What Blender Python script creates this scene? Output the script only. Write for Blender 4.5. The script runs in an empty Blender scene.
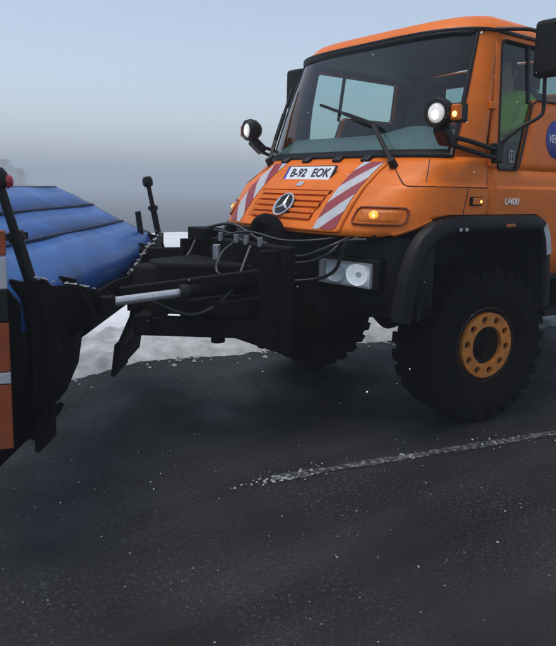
import bpy, bmesh, math, random
from mathutils import Vector, Matrix, noise
random.seed(7)
scn = bpy.context.scene
C = scn.collection
R = math.radians
PI = math.pi

# ------------------------------------------------------------------ camera
# world = truck frame: +x truck's nose, +y truck's left side, z up, origin on the road below the front axle
AZ, PITCH, ROLL = -2.224, -0.152, 0.021
CAM = Vector((3.984, 3.805, 1.651))
fw = Vector((math.cos(AZ)*math.cos(PITCH), math.sin(AZ)*math.cos(PITCH), math.sin(PITCH)))
rt = fw.cross(Vector((0, 0, 1))).normalized()
up = rt.cross(fw)
r2 = rt*math.cos(ROLL) + up*math.sin(ROLL)
u2 = -rt*math.sin(ROLL) + up*math.cos(ROLL)
cam = bpy.data.cameras.new('camera')
camo = bpy.data.objects.new('camera', cam)
C.objects.link(camo)
m3 = Matrix((r2, u2, -fw)).transposed()
camo.matrix_world = Matrix.Translation(CAM) @ m3.to_4x4()
cam.sensor_fit = 'HORIZONTAL'
cam.sensor_width = 36
cam.lens = 36*666/556
cam.shift_y = -35.5/556
cam.clip_end = 6000
cam.clip_start = 0.05
scn.camera = camo

# ------------------------------------------------------------------ sky, sun, exposure
SUN_EL, SUN_AZ = R(76), R(-20)          # azimuth of the sun measured from +x towards +y
w = bpy.data.worlds.new('World')
scn.world = w
w.use_nodes = True
nt = w.node_tree
bg = nt.nodes['Background']
sky = nt.nodes.new('ShaderNodeTexSky')
sky.sky_type = 'NISHITA'
sky.sun_disc = False
sky.sun_elevation = SUN_EL
sky.sun_rotation = R(90) - SUN_AZ
sky.air_density = 1.0
sky.dust_density = 1.2
sky.ozone_density = 2.0
hs = nt.nodes.new('ShaderNodeHueSaturation')
hs.inputs['Saturation'].default_value = 0.68
nt.links.new(sky.outputs[0], hs.inputs['Color'])
nt.links.new(hs.outputs[0], bg.inputs['Color'])
bg.inputs['Strength'].default_value = 0.135
sl = bpy.data.lights.new('sun', 'SUN')
sl.energy = 1.6
sl.angle = R(30)
sl.color = (1.0, 0.94, 0.84)
so = bpy.data.objects.new('sun', sl)
C.objects.link(so)
sd = Vector((math.cos(SUN_EL)*math.cos(SUN_AZ), math.cos(SUN_EL)*math.sin(SUN_AZ), math.sin(SUN_EL)))
so.rotation_euler = sd.to_track_quat('Z', 'Y').to_euler()
so.location = (0, 0, 30)
scn.view_settings.view_transform = 'Standard'
scn.view_settings.look = 'None'
scn.view_settings.gamma = 1
scn.view_settings.use_curve_mapping = False
scn.view_settings.exposure = 0.42
HAZE_DENSITY = 0.0042

# ------------------------------------------------------------------ materials
MATS = {}
def mat(name, col, rough=0.5, metal=0.0, var=0.0, vscale=8.0, bump=0.0, bscale=60.0, dirt=0.0, dirtcol=(0.10, 0.095, 0.09),
        dscale=5.0, speck=0.0, coat=0.0, emit=None, estr=0.0, spec=0.5, roughvar=0.0):
    m = bpy.data.materials.new(name)
    m.use_nodes = True
    n, l = m.node_tree.nodes, m.node_tree.links
    b = n['Principled BSDF']
    b.inputs['Roughness'].default_value = rough
    b.inputs['Metallic'].default_value = metal
    b.inputs['Coat Weight'].default_value = coat
    b.inputs['Coat Roughness'].default_value = 0.12
    b.inputs['Specular IOR Level'].default_value = spec
    tc = n.new('ShaderNodeTexCoord')
    def noi(scale, detail=5):
        t = n.new('ShaderNodeTexNoise')
        t.inputs['Scale'].default_value = scale
        t.inputs['Detail'].default_value = detail
        l.new(tc.outputs['Object'], t.inputs['Vector'])
        return t
    cur = None
    if var > 0:
        t = noi(vscale)
        r = n.new('ShaderNodeValToRGB')
        r.color_ramp.elements[0].position = 0.3
        r.color_ramp.elements[1].position = 0.7
        r.color_ramp.elements[0].color = tuple(c*(1-var) for c in col)+(1,)
        r.color_ramp.elements[1].color = tuple(min(1, c*(1+var)) for c in col)+(1,)
        l.new(t.outputs['Fac'], r.inputs['Fac'])
        cur = r.outputs['Color']
    if dirt > 0:
        t = noi(dscale, 9)
        t.inputs['Roughness'].default_value = 0.7
        r = n.new('ShaderNodeValToRGB')
        r.color_ramp.elements[0].position = 0.42
        r.color_ramp.elements[1].position = 0.75
        r.color_ramp.elements[0].color = (0, 0, 0, 1)
        r.color_ramp.elements[1].color = (dirt, dirt, dirt, 1)
        l.new(t.outputs['Fac'], r.inputs['Fac'])
        mx = n.new('ShaderNodeMix')
        mx.data_type = 'RGBA'
        l.new(r.outputs['Color'], mx.inputs['Factor'])
        if cur is not None:
            l.new(cur, mx.inputs['A'])
        else:
            mx.inputs['A'].default_value = tuple(col)+(1,)
        mx.inputs['B'].default_value = tuple(dirtcol)+(1,)
        cur = mx.outputs['Result']
        ra = n.new('ShaderNodeMath')
        ra.operation = 'MULTIPLY_ADD'
        l.new(r.outputs['Color'], ra.inputs[0])
        ra.inputs[1].default_value = 0.4
        ra.inputs[2].default_value = rough
        ra.use_clamp = True
        l.new(ra.outputs[0], b.inputs['Roughness'])
    elif roughvar > 0:
        t = noi(vscale*1.7, 6)
        ra = n.new('ShaderNodeMath')
        ra.operation = 'MULTIPLY_ADD'
        l.new(t.outputs['Fac'], ra.inputs[0])
        ra.inputs[1].default_value = roughvar
        ra.inputs[2].default_value = rough-roughvar/2
        l.new(ra.outputs[0], b.inputs['Roughness'])
    if speck > 0:
        t = noi(70, 4)
        t2 = noi(3.0, 3)
        r = n.new('ShaderNodeValToRGB')
        r.color_ramp.elements[0].position = 0.56
        r.color_ramp.elements[1].position = 0.70
        r.color_ramp.elements[0].color = (0, 0, 0, 1)
        r.color_ramp.elements[1].color = (speck, speck, speck, 1)
        l.new(t.outputs['Fac'], r.inputs['Fac'])
        mu = n.new('ShaderNodeMath')
        mu.operation = 'MULTIPLY'
        l.new(r.outputs['Color'], mu.inputs[0])
        l.new(t2.outputs['Fac'], mu.inputs[1])
        mx = n.new('ShaderNodeMix')
        mx.data_type = 'RGBA'
        l.new(mu.outputs[0], mx.inputs['Factor'])
        if cur is not None: l.new(cur, mx.inputs['A'])
        else: mx.inputs['A'].default_value = tuple(col)+(1,)
        mx.inputs['B'].default_value = (0.30, 0.16, 0.09, 1)
        cur = mx.outputs['Result']
    if cur is not None:
        l.new(cur, b.inputs['Base Color'])
    else:
        b.inputs['Base Color'].default_value = tuple(col)+(1,)
    if bump > 0:
        t = noi(bscale, 6)
        bp = n.new('ShaderNodeBump')
        bp.inputs['Strength'].default_value = bump
        bp.inputs['Distance'].default_value = 0.01
        l.new(t.outputs['Fac'], bp.inputs['Height'])
        l.new(bp.outputs[0], b.inputs['Normal'])
    if emit:
        b.inputs['Emission Color'].default_value = tuple(emit)+(1,)
        b.inputs['Emission Strength'].default_value = estr
    MATS[name] = m
    return m
def glass(name, tint, refl=1.0):
    m = bpy.data.materials.new(name)
    m.use_nodes = True
    n, l = m.node_tree.nodes, m.node_tree.links
    n.remove(n['Principled BSDF'])
    out = n['Material Output']
    tr = n.new('ShaderNodeBsdfTransparent')
    tr.inputs[0].default_value = tuple(tint)+(1,)
    gl = n.new('ShaderNodeBsdfGlossy')
    gl.inputs['Roughness'].default_value = 0.03
    fr = n.new('ShaderNodeFresnel')
    # a thin pane reflects alike from both sides: undo the node's inversion on back faces
    geo = n.new('ShaderNodeNewGeometry')
    io = n.new('ShaderNodeMath')
    io.operation = 'MULTIPLY_ADD'
    io.inputs[1].default_value = 1/1.5-1.5
    io.inputs[2].default_value = 1.5
    l.new(geo.outputs['Backfacing'], io.inputs[0])
    l.new(io.outputs[0], fr.inputs['IOR'])
    mu = n.new('ShaderNodeMath')
    mu.operation = 'MULTIPLY'
    mu.inputs[1].default_value = refl
    l.new(fr.outputs[0], mu.inputs[0])
    mx = n.new('ShaderNodeMixShader')
    l.new(mu.outputs[0], mx.inputs[0])
    l.new(tr.outputs[0], mx.inputs[1])
    l.new(gl.outputs[0], mx.inputs[2])
    l.new(mx.outputs[0], out.inputs['Surface'])
    MATS[name] = m
    return m

ORANGE = mat('orange_paint', (0.76, 0.16, 0.004), 0.42, var=0.08, vscale=3, dirt=0.42, dirtcol=(0.36, 0.10, 0.015), dscale=5, speck=.8, bump=.03, bscale=9, coat=0.05, spec=.25)
WHEELORANGE = mat('orange_wheel_paint', (0.62, 0.20, 0.02), 0.45, var=0.12, vscale=14, dirt=0.75, dirtcol=(0.16, 0.075, 0.02), dscale=22)
BLACK = mat('black_plastic', (0.004, 0.0042, 0.0048), 0.5, var=0.2, vscale=6, spec=.2, dirt=0.3, dirtcol=(0.03, 0.03, 0.031), dscale=7)
TRIM = mat('black_trim', (0.006, 0.006, 0.0065), 0.5, spec=.3)
DARKSTEEL = mat('dark_greasy_steel', (0.003, 0.003, 0.0032), 0.7, var=0.4, vscale=12, spec=.12, dirt=0.5, dirtcol=(0.02, 0.018, 0.016), dscale=9, bump=0.15, bscale=40)
RUBBER = mat('tyre_rubber', (0.004, 0.004, 0.0043), 0.85, var=0.3, vscale=18, spec=.1, dirt=0.45, dirtcol=(0.013, 0.0125, 0.012), dscale=12, bump=0.2, bscale=90)
HOSE = mat('hose_rubber', (0.012, 0.012, 0.012), 0.4, dirt=0.4, dirtcol=(0.06, 0.06, 0.06), dscale=25)
CHROME = mat('piston_chrome', (0.62, 0.63, 0.64), 0.32, metal=0.7, dirt=0.5, dirtcol=(0.2, 0.2, 0.2), dscale=20)
SILVER = mat('silver_emblem', (0.75, 0.76, 0.78), 0.22, metal=0.8)
GREYMET = mat('grey_metal', (0.22, 0.23, 0.24), 0.5, metal=0.3, dirt=0.5, dirtcol=(0.08, 0.08, 0.08), dscale=18)
PLATEWHITE = mat('plate_white', (0.78, 0.80, 0.82), 0.4, dirt=0.3, dirtcol=(0.4, 0.4, 0.4), dscale=12)
PLATEBLUE = mat('plate_blue', (0.04, 0.06, 0.42), 0.4)
INK = mat('black_lettering', (0.02, 0.02, 0.035), 0.5)
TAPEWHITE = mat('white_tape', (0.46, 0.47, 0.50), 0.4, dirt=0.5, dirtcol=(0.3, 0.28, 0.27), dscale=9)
TAPERED = mat('dark_red_tape', (0.27, 0.022, 0.035), 0.4, dirt=0.4, dirtcol=(0.14, 0.04, 0.04), dscale=9)
BLUE = mat('blue_plow_paint', (0.016, 0.085, 0.30), 0.42, var=0.3, vscale=4, dirt=0.5, dirtcol=(0.05, 0.13, 0.28), dscale=5, coat=0.1, spec=.3)
BLUELOGO = mat('logo_blue', (0.012, 0.03, 0.22), 0.35)
WHITEINK = mat('white_lettering', (0.75, 0.77, 0.8), 0.4)
AMBERLENS = mat('amber_lens', (0.42, 0.095, 0.003), 0.35, emit=(1.0, 0.28, 0.01), estr=0.05, spec=.3, var=.25, vscale=40)
AMBERRIM = mat('amber_rim', (0.20, 0.035, 0.003), 0.5)
AMBERGLOW = mat('amber_glow', (0.9, 0.35, 0.02), 0.4, emit=(1.0, 0.38, 0.03), estr=0.55)
AMBERLIT = mat('amber_bulb', (1.0, 0.5, 0.05), 0.3, emit=(1.0, 0.50, 0.08), estr=5.0)
REDLENS = mat('red_lens', (0.34, 0.03, 0.05), 0.3)
LAMPLIT = mat('lit_lamp_glass', (0.9, 0.9, 0.85), 0.15, emit=(1.0, 0.93, 0.80), estr=0.22, var=0.3, vscale=45)
BULB = mat('lit_bulb', (1, 1, 1), 0.3, emit=(1.0, 0.9, 0.7), estr=5)
REFLECTOR = mat('headlamp_reflector', (0.80, 0.84, 0.86), 0.25, metal=0.0, var=0.2, vscale=30)
BEZEL = mat('grey_bezel', (0.30, 0.31, 0.32), 0.45)
FLAGORANGE = mat('orange_marker', (0.34, 0.06, 0.008), 0.6, var=0.2, vscale=5, dirt=0.8, dirtcol=(0.10, 0.03, 0.015), dscale=5)
INTERIOR = mat('grey_interior', (0.055, 0.08, 0.085), 0.7, var=0.15, vscale=10)
DASH = mat('dash_grey', (0.09, 0.13, 0.138), 0.6, var=0.15, vscale=10)
SEAT = mat('seat_cloth', (0.035, 0.04, 0.045), 0.9, bump=0.2, bscale=150)
HIVIS = mat('hivis_cloth', (0.42, 0.75, 0.06), 0.8, var=0.12, vscale=9, bump=0.3, bscale=25)
SKIN = mat('skin', (0.50, 0.30, 0.22), 0.55)
HAIR = mat('hair', (0.03, 0.022, 0.018), 0.8, bump=0.4, bscale=120)
TROUSER = mat('dark_trousers', (0.03, 0.035, 0.05), 0.85)
EYE = mat('eye', (0.05, 0.04, 0.035), 0.2)
STICKER = mat('window_sticker', (0.42, 0.45, 0.47), 0.5)
CLEAR = glass('clear_glass', (0.76, 0.91, 0.90), 1.25)
TINT = glass('tinted_side_glass', (0.62, 0.72, 0.70), 1.0)
LENS = glass('headlamp_glass', (0.95, 0.97, 0.98), 0.8)
LITBOWL = mat('lit_headlamp_bowl', (0.85, 0.88, 0.9), 0.25, emit=(0.92, 0.96, 1.0), estr=0.22, var=.2, vscale=30)

def m_snow():
    m = mat('snow', (0.62, 0.65, 0.68), 0.8, var=0.12, vscale=2.5, bump=0.6, bscale=14, dirt=0.35, dirtcol=(0.36, 0.37, 0.38), dscale=3.0)
    return m
SNOW = m_snow()
RIDGE = mat('road_edge_snow', (0.40, 0.42, 0.435), 0.8, var=0.25, vscale=6, bump=0.8, bscale=22, dirt=0.7, dirtcol=(0.16, 0.165, 0.17), dscale=5)
SCRUB = mat('dark_scrub', (0.035, 0.042, 0.045), 0.9, var=0.4, vscale=0.12)
SLUSH = mat('dirty_slush', (0.30, 0.31, 0.32), 0.7, var=0.35, vscale=30, bump=0.5, bscale=50)
FLAKE = mat('snowflake', (0.85, 0.87, 0.9), 0.8)
BARK = mat('bark', (0.045, 0.036, 0.03), 0.9, bump=0.5, bscale=20)
NEEDLE = mat('winter_twigs', (0.045, 0.042, 0.04), 0.8, var=0.3, vscale=1.5)

def m_asphalt():
    m = bpy.data.materials.new('wet_asphalt')
    m.use_nodes = True
    n, l = m.node_tree.nodes, m.node_tree.links
    b = n['Principled BSDF']
    tc = n.new('ShaderNodeTexCoord')
    def noi(sc, det=6, ro=0.55):
        t = n.new('ShaderNodeTexNoise')
        t.inputs['Scale'].default_value = sc
        t.inputs['Detail'].default_value = det
        t.inputs['Roughness'].default_value = ro
        l.new(tc.outputs['Object'], t.inputs['Vector'])
        return t
    def ramp(src, a, ca, bb, cb):
        r = n.new('ShaderNodeValToRGB')
        r.color_ramp.elements[0].position = a
        r.color_ramp.elements[1].position = bb
        r.color_ramp.elements[0].color = ca+(1,)
        r.color_ramp.elements[1].color = cb+(1,)
        l.new(src, r.inputs['Fac'])
        return r.outputs['Color']
    big = ramp(noi(0.9, 4).outputs['Fac'], 0.3, (0.009, 0.0092, 0.0094), 0.72, (0.020, 0.0205, 0.021))
    # tracks along the road
    mp = n.new('ShaderNodeMapping')
    mp.inputs['Rotation'].default_value = (0, 0, R(14.5))
    mp.inputs['Scale'].default_value = (0.12, 2.4, 1)
    l.new(tc.outputs['Object'], mp.inputs['Vector'])
    tk = noi(1.0, 5, 0.6)
    l.new(mp.outputs[0], tk.inputs['Vector'])
    trk = ramp(tk.outputs['Fac'], 0.36, (0.72, 0.72, 0.72), 0.66, (1.5, 1.5, 1.5))
    mt = n.new('ShaderNodeMix')
    mt.data_type = 'RGBA'
    mt.blend_type = 'MULTIPLY'
    mt.inputs['Factor'].default_value = 1
    l.new(big, mt.inputs['A'])
    l.new(trk, mt.inputs['B'])
    big = mt.outputs['Result']
    fine = ramp(noi(130, 3).outputs['Fac'], 0.35, (0.5, 0.5, 0.5), 0.72, (1.45, 1.45, 1.45))
    mx = n.new('ShaderNodeMix')
    mx.data_type = 'RGBA'
    mx.blend_type = 'MULTIPLY'
    mx.inputs['Factor'].default_value = 1
    l.new(big, mx.inputs['A'])
    l.new(fine, mx.inputs['B'])
    # pale grit and slush specks
    spk = ramp(noi(48, 6, 0.8).outputs['Fac'], 0.53, (0, 0, 0), 0.66, (0.8, 0.8, 0.8))
    patch = ramp(noi(1.3, 3).outputs['Fac'], 0.38, (0.12, 0.12, 0.12), 0.66, (1, 1, 1))
    mm = n.new('ShaderNodeMath')
    mm.operation = 'MULTIPLY'
    l.new(spk, mm.inputs[0])
    l.new(patch, mm.inputs[1])
    m2 = n.new('ShaderNodeMix')
    m2.data_type = 'RGBA'
    l.new(mm.outputs[0], m2.inputs['Factor'])
    l.new(mx.outputs['Result'], m2.inputs['A'])
    m2.inputs['B'].default_value = (0.11, 0.113, 0.116, 1)
    l.new(m2.outputs['Result'], b.inputs['Base Color'])
    l.new(ramp(noi(1.6, 5).outputs['Fac'], 0.35, (0.55, 0.55, 0.55), 0.68, (0.85, 0.85, 0.85)), b.inputs['Roughness'])
    b.inputs['Specular IOR Level'].default_value = 0.2
    bp = n.new('ShaderNodeBump')
    bp.inputs['Strength'].default_value = 0.6
    bp.inputs['Distance'].default_value = 0.006
    l.new(noi(120, 4).outputs['Fac'], bp.inputs['Height'])
    l.new(bp.outputs[0], b.inputs['Normal'])
    return m
ASPHALT = m_asphalt()
def m_line():
    m = mat('worn_line_paint', (0.30, 0.31, 0.31), 0.6)
    n, l = m.node_tree.nodes, m.node_tree.links
    b = n['Principled BSDF']
    tc = [x for x in n if x.type == 'TEX_COORD'][0]
    t = n.new('ShaderNodeTexNoise')
    t.inputs['Scale'].default_value = 26
    t.inputs['Detail'].default_value = 8
    t.inputs['Roughness'].default_value = 0.75
    l.new(tc.outputs['Object'], t.inputs['Vector'])
    r = n.new('ShaderNodeValToRGB')
    r.color_ramp.elements[0].position = 0.47
    r.color_ramp.elements[1].position = 0.66
    r.color_ramp.elements[0].color = (0.014, 0.0145, 0.015, 1)
    r.color_ramp.elements[1].color = (0.24, 0.25, 0.25, 1)
    l.new(t.outputs['Fac'], r.inputs['Fac'])
    l.new(r.outputs['Color'], b.inputs['Base Color'])
    return m
LINEPAINT = m_line()

# ------------------------------------------------------------------ helpers
def obj(name, verts, faces, m, parent=None, smooth=None, mats=None, fm=None):
    me = bpy.data.meshes.new(name)
    me.from_pydata([tuple(v) for v in verts], [], faces)
    for k in (mats or [m]):
        me.materials.append(k)
    if fm:
        for p, i in zip(me.polygons, fm):
            p.material_index = i
    me.validate()
    if smooth:
        for p in me.polygons:
            p.use_smooth = True
        me.set_sharp_from_angle(angle=R(smooth))
    o = bpy.data.objects.new(name, me)
    C.objects.link(o)
    if parent:
        o.parent = parent
    return o
def tag(o, label=None, cat=None, group=None, kind=None):
    if label: o['label'] = label
    if cat: o['category'] = cat
    if group: o['group'] = group
    if kind: o['kind'] = kind
    return o
def empty(name, loc=(0, 0, 0)):
    o = bpy.data.objects.new(name, None)
    o.location = loc
    o.empty_display_size = 0.2
    C.objects.link(o)
    return o
def solid(o, t, off=-1):
    md = o.modifiers.new('thick', 'SOLIDIFY')
    md.thickness = t
    md.offset = off
    return o
def bev(o, wd=0.006, seg=2):
    md = o.modifiers.new('bevel', 'BEVEL')
    md.width = wd
    md.segments = seg
    md.limit_method = 'ANGLE'
    md.angle_limit = R(35)
    return o
class G:
    """collects shapes into one mesh"""
    def __init__(s):
        s.v = []; s.f = []
    def add(s, v, f):
        o = len(s.v)
        s.v += [Vector(p) for p in v]
        s.f += [tuple(i+o for i in q) for q in f]
        return s
    def box(s, c, d, rot=None):
        c = Vector(c); hx, hy, hz = d[0]/2, d[1]/2, d[2]/2
        v = [Vector((x, y, z)) for x in (-hx, hx) for y in (-hy, hy) for z in (-hz, hz)]
        if rot is not None:
            v = [rot @ p for p in v]
        return s.add([p+c for p in v], [(0, 1, 3, 2), (4, 6, 7, 5), (0, 4, 5, 1), (2, 3, 7, 6), (0, 2, 6, 4), (1, 5, 7, 3)])
    def bar(s, a, b, wd, h, upv=(0, 0, 1)):
        a, b = Vector(a), Vector(b)
        d = (b-a).normalized()
        sd_ = d.cross(Vector(upv)).normalized()
        u_ = sd_.cross(d)
        M = Matrix((d, sd_, u_)).transposed()
        return s.box((a+b)/2, ((b-a).length, wd, h), M)
    def tube(s, pts, r, n=10, cap=True):
        pts = [Vector(p) for p in pts]
        rs = r if isinstance(r, (list, tuple)) else [r]*len(pts)
        prev = None
        v = []; f = []
        for i, p in enumerate(pts):
            t = (pts[min(i+1, len(pts)-1)]-pts[max(i-1, 0)]).normalized()
            if prev is None:
                a = t.cross(Vector((0.13, 0.2, 1)) if abs(t.z) < 0.95 else Vector((1, 0.1, 0))).normalized()
            else:
                a = (prev - t*prev.dot(t)).normalized()
            prev = a
            b = t.cross(a)
            for k in range(n):
                an = 2*PI*k/n
                v.append(p+(a*math.cos(an)+b*math.sin(an))*rs[i])
        for i in range(len(pts)-1):
            for k in range(n):
                f.append((i*n+k, i*n+(k+1) % n, (i+1)*n+(k+1) % n, (i+1)*n+k))
        if cap:
            f.append(tuple(reversed(range(n))))
            f.append(tuple(range((len(pts)-1)*n, len(pts)*n)))
        return s.add(v, f)
    def lathe(s, prof, origin, axis, n=32, closed=False):
        """prof: (r, h) with h along axis"""
        axis = Vector(axis).normalized()
        a = axis.orthogonal().normalized()
        b = axis.cross(a)
        o = Vector(origin)
        v = []; f = []
        for k in range(n):
            an = 2*PI*k/n
            e = a*math.cos(an)+b*math.sin(an)
            for r, h in prof:
                v.append(o+axis*h+e*r)
        m = len(prof)
        for k in range(n):
            k2 = (k+1) % n
            for j in range(m-1 if not closed else m):
                j2 = (j+1) % m
                f.append((k*m+j, k2*m+j, k2*m+j2, k*m+j2))
        return s.add(v, f)
    def prism(s, poly, off):
        n = len(poly)
        off = Vector(off)
        p = [Vector(q) for q in poly]
        v = p+[q+off for q in p]
        f = [tuple(reversed(range(n))), tuple(range(n, 2*n))]
        f += [(i, (i+1) % n, (i+1) % n+n, i+n) for i in range(n)]
        return s.add(v, f)
    def grid(s, rows):
        nr, nc = len(rows), len(rows[0])
        v = [p for r in rows for p in r]
        f = []
        for i in range(nr-1):
            for j in range(nc-1):
                q = (i*nc+j, i*nc+j+1, (i+1)*nc+j+1, (i+1)*nc+j)
                pa = [v[k] for k in q]
                if (Vector(pa[0])-Vector(pa[3])).length < 1e-6 and (Vector(pa[1])-Vector(pa[2])).length < 1e-6:
                    continue
                f.append(q)
        return s.add(v, f)
    def out(s, name, m, parent=None, smooth=None, bevel=None):
        me = bpy.data.meshes.new(name)
        bm = bmesh.new()
        vs = [bm.verts.new(p) for p in s.v]
        for q in s.f:
            try:
                bm.faces.new([vs[i] for i in q])
            except ValueError:
                pass
        bmesh.ops.remove_doubles(bm, verts=bm.verts, dist=1e-6)
        bmesh.ops.recalc_face_normals(bm, faces=bm.faces)
        bm.to_mesh(me)
        bm.free()
        me.materials.append(m)
        if smooth:
            for p in me.polygons:
                p.use_smooth = True
            me.set_sharp_from_angle(angle=R(smooth))
        o = bpy.data.objects.new(name, me)
        C.objects.link(o)
        if parent:
            o.parent = parent
        if bevel:
            bev(o, bevel)
        return o
def smoothpath(pts, n=6):
    """Catmull-Rom through points"""
    p = [Vector(q) for q in pts]
    p = [p[0]*2-p[1]]+p+[p[-1]*2-p[-2]]
    out = []
    for i in range(1, len(p)-2):
        for k in range(n):
            t = k/n
            a, b, c, d = p[i-1], p[i], p[i+1], p[i+2]
            out.append(0.5*((2*b)+(c-a)*t+(2*a-5*b+4*c-d)*t*t+(-a+3*b-3*c+d)*t*t*t))
    out.append(p[-2])
    return out
def curve_mesh(cu, name):
    o = bpy.data.objects.new(name, cu)
    C.objects.link(o)
    dg = bpy.context.evaluated_depsgraph_get()
    me = bpy.data.meshes.new_from_object(o.evaluated_get(dg))
    bpy.data.objects.remove(o)
    return me
def text(s, size, M, m, parent, name='lettering', shear=0.0, extr=0.0015, space=1.0, xs=1.0, bold=0.0):
    cu = bpy.data.curves.new('t', 'FONT')
    cu.body = s
    cu.size = size
    cu.align_x = 'CENTER'
    cu.align_y = 'CENTER'
    cu.extrude = extr
    cu.shear = shear
    cu.space_character = space
    cu.offset = bold
    me = curve_mesh(cu, 't')
    me.transform(M @ Matrix.Diagonal((xs, 1, 1, 1)))
    me.materials.clear()
    me.materials.append(m)
    o = bpy.data.objects.new(name, me)
    C.objects.link(o)
    o.parent = parent
    return o
def frame_mat(o, ex, ey):
    ex = Vector(ex).normalized(); ey = Vector(ey)
    ez = ex.cross(ey).normalized(); ey = ez.cross(ex)
    M = Matrix((ex, ey, ez)).transposed().to_4x4()
    M.translation = Vector(o)
    return M
def interp(tab, z):
    if z <= tab[0][0]: return tab[0][1]
    for (a, x), (b, y) in zip(tab, tab[1:]):
        if z <= b:
            t = (z-a)/(b-a)
            return x+(y-x)*t
    return tab[-1][1]

# ------------------------------------------------------------------ ground, road, snow
RD = Vector((0.9683, -0.25, 0))         # along the road, the way the truck is going
RN = Vector((0.25, 0.9683, 0))          # across the road towards the camera
def st(s, t, z=0.0):
    p = RD*s+RN*t
    return Vector((p.x, p.y, z))
def edge_t(s):
    return -1.36+.45*math.exp(-((s-2.35)/.42)**2)+0.16*noise.noise(Vector((s*0.7, 3.1, 0)))+0.07*noise.noise(Vector((s*2.9, 1.1, 0)))+0.05*noise.noise(Vector((s*7.3, 4.1, 0)))+0.025*noise.noise(Vector((s*17, 8.1, 0)))
def ground_h(s, t):
    e = -1.36
    if t > e-0.35 and t < 9.2:
        return -0.05
    if t <= e-0.35:
        d = e-0.35-t
        h = 0.13*(1-math.exp(-d*1.6))+0.06*noise.noise(Vector((s*0.8, t*0.8, 0)))*min(1, d)+0.02*noise.noise(Vector((s*3, t*3, 5)))*min(1, d*2)
        if d > 13:
            k = min(1, (d-13)/40)
            h -= 8.5*k*k*(3-2*k)
        return h
    d = t-9.2
    return -0.05+0.35*(1-math.exp(-d*0.8))+0.15*noise.noise(Vector((s*0.4, t*0.4, 0)))*min(1, d)
ss = []
a = -1100.0
while a < 1100.001:
    ss.append(a); a += 0.22 if abs(a) < 6 else (1.2 if abs(a) < 30 else (8 if abs(a) < 300 else 40))
ts = []
a = -1100.0
while a < 190.001:
    ts.append(a); a += 0.12 if -3.4 < a < -1.2 else (0.5 if -12 < a < 14 else (2.5 if -70 < a < 30 else (8 if -300 < a < 300 else 40)))
HT = max(t for t in ts if t < -40)
gnd = G().grid([[st(s, t, ground_h(s, t)) for t in ts if t >= HT] for s in ss]).out('snowy_ground', SNOW, None, 60)
hill = G().grid([[st(s, t, ground_h(s, t)) for t in ts if t <= HT] for s in ss if True]).out('hillside', SCRUB, None, 60)
tag(hill, kind='structure')
tag(gnd, kind='structure')
rows = []
rss = [s for s in ss]
road = G().grid([[st(s, t, 0.0) for t in (-2.2, -1.7, 0, 1.3, 3, 6, 9.0)] for s in rss]).out('road', ASPHALT)
tag(road, kind='structure')
# ploughed snow ridge lying along the edge of the carriageway
rows = []
sv = [-60+0.5*i for i in range(100)]+[-10+0.04*i for i in range(500)]+[10+0.5*i for i in range(100)]
for s in sv:
    e = edge_t(s)
    row = []
    for k in range(15):
        q = k/14
        hgt = (0.11+0.05*noise.noise(Vector((s*1.3, 9, 0))))*math.sin(min(1, q*1.25)*PI*0.62)**0.8 if q > 0 else 0
        hgt += 0.045*noise.noise(Vector((s*6, q*7, 2)))+0.02*noise.noise(Vector((s*15, q*16, 2)))*min(1, q*4)
        tt = e-q*1.1+0.03*noise.noise(Vector((s*9, q*9, 7)))
        row.append(st(s, tt, max(0.002, hgt) if k else -0.004))
    rows.append(row)
ridge = G().grid(rows).out('snow_ridge', RIDGE, None, 50)
tag(ridge, kind='structure')
# painted edge line, worn away in places
g = G()
lr = []
s = -40
while s < 1.58:
    wv = 0.036+0.022*noise.noise(Vector((s*4, 0, 3)))
    o_ = 0.012*noise.noise(Vector((s*7, 5, 0)))
    lr.append([st(s, 1.38-wv+o_, 0.004), st(s, 1.38+wv+o_*0.5, 0.004)])
    s += 0.06
g.grid(lr)
g.out('road_marking', LINEPAINT, road)
# slush crumbs on the road: along the line and strewn over the asphalt
def crumb(g, p, r):
    v = []
    for (x, y, z) in ((1, 0, 0), (0, 1, 0), (-1, 0, 0), (0, -1, 0), (0, 0, 0.8), (0, 0, -0.5)):
        v.append(p+Vector((x, y, z))*r*random.uniform(0.5, 1.2))
    g.add(v, [(0, 1, 4), (1, 2, 4), (2, 3, 4), (3, 0, 4), (1, 0, 5), (2, 1, 5), (3, 2, 5), (0, 3, 5)])
g = G()
for i in range(240):
    s = random.uniform(-3, 1.6)
    t = 1.38+random.gauss(0, 0.045)
    if noise.noise(Vector((s*1.7, 0, 8))) < -0.05: continue
    crumb(g, st(s, t, 0.004), abs(random.gauss(0, 0.006))+0.003)
for i in range(26):
    crumb(g, st(1.56+random.gauss(0, 0.08), 1.40+random.gauss(0, 0.03), 0.006), random.uniform(0.005, 0.015))
for i in range(900):
    s = random.uniform(-4, 7); t = random.uniform(1.4, 5)
    crumb(g, st(s, t, 0.002), abs(random.gauss(0, 0.003))+0.002)
for i in range(250):
    s = random.uniform(-4, 7); t = random.uniform(-1.2, 1.3)
    crumb(g, st(s, t, 0.002), abs(random.gauss(0, 0.004))+0.002)
for i in range(160):
    s = random.uniform(-3, 5)
    crumb(g, st(s, edge_t(s)+abs(random.gauss(0, 0.12)), 0.005), abs(random.gauss(0, 0.016))+0.005)
o = g.out('slush_crumbs', SLUSH)
tag(o, 'grey slush crumbs and grit strewn over the wet asphalt', 'slush', kind='stuff')

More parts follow.
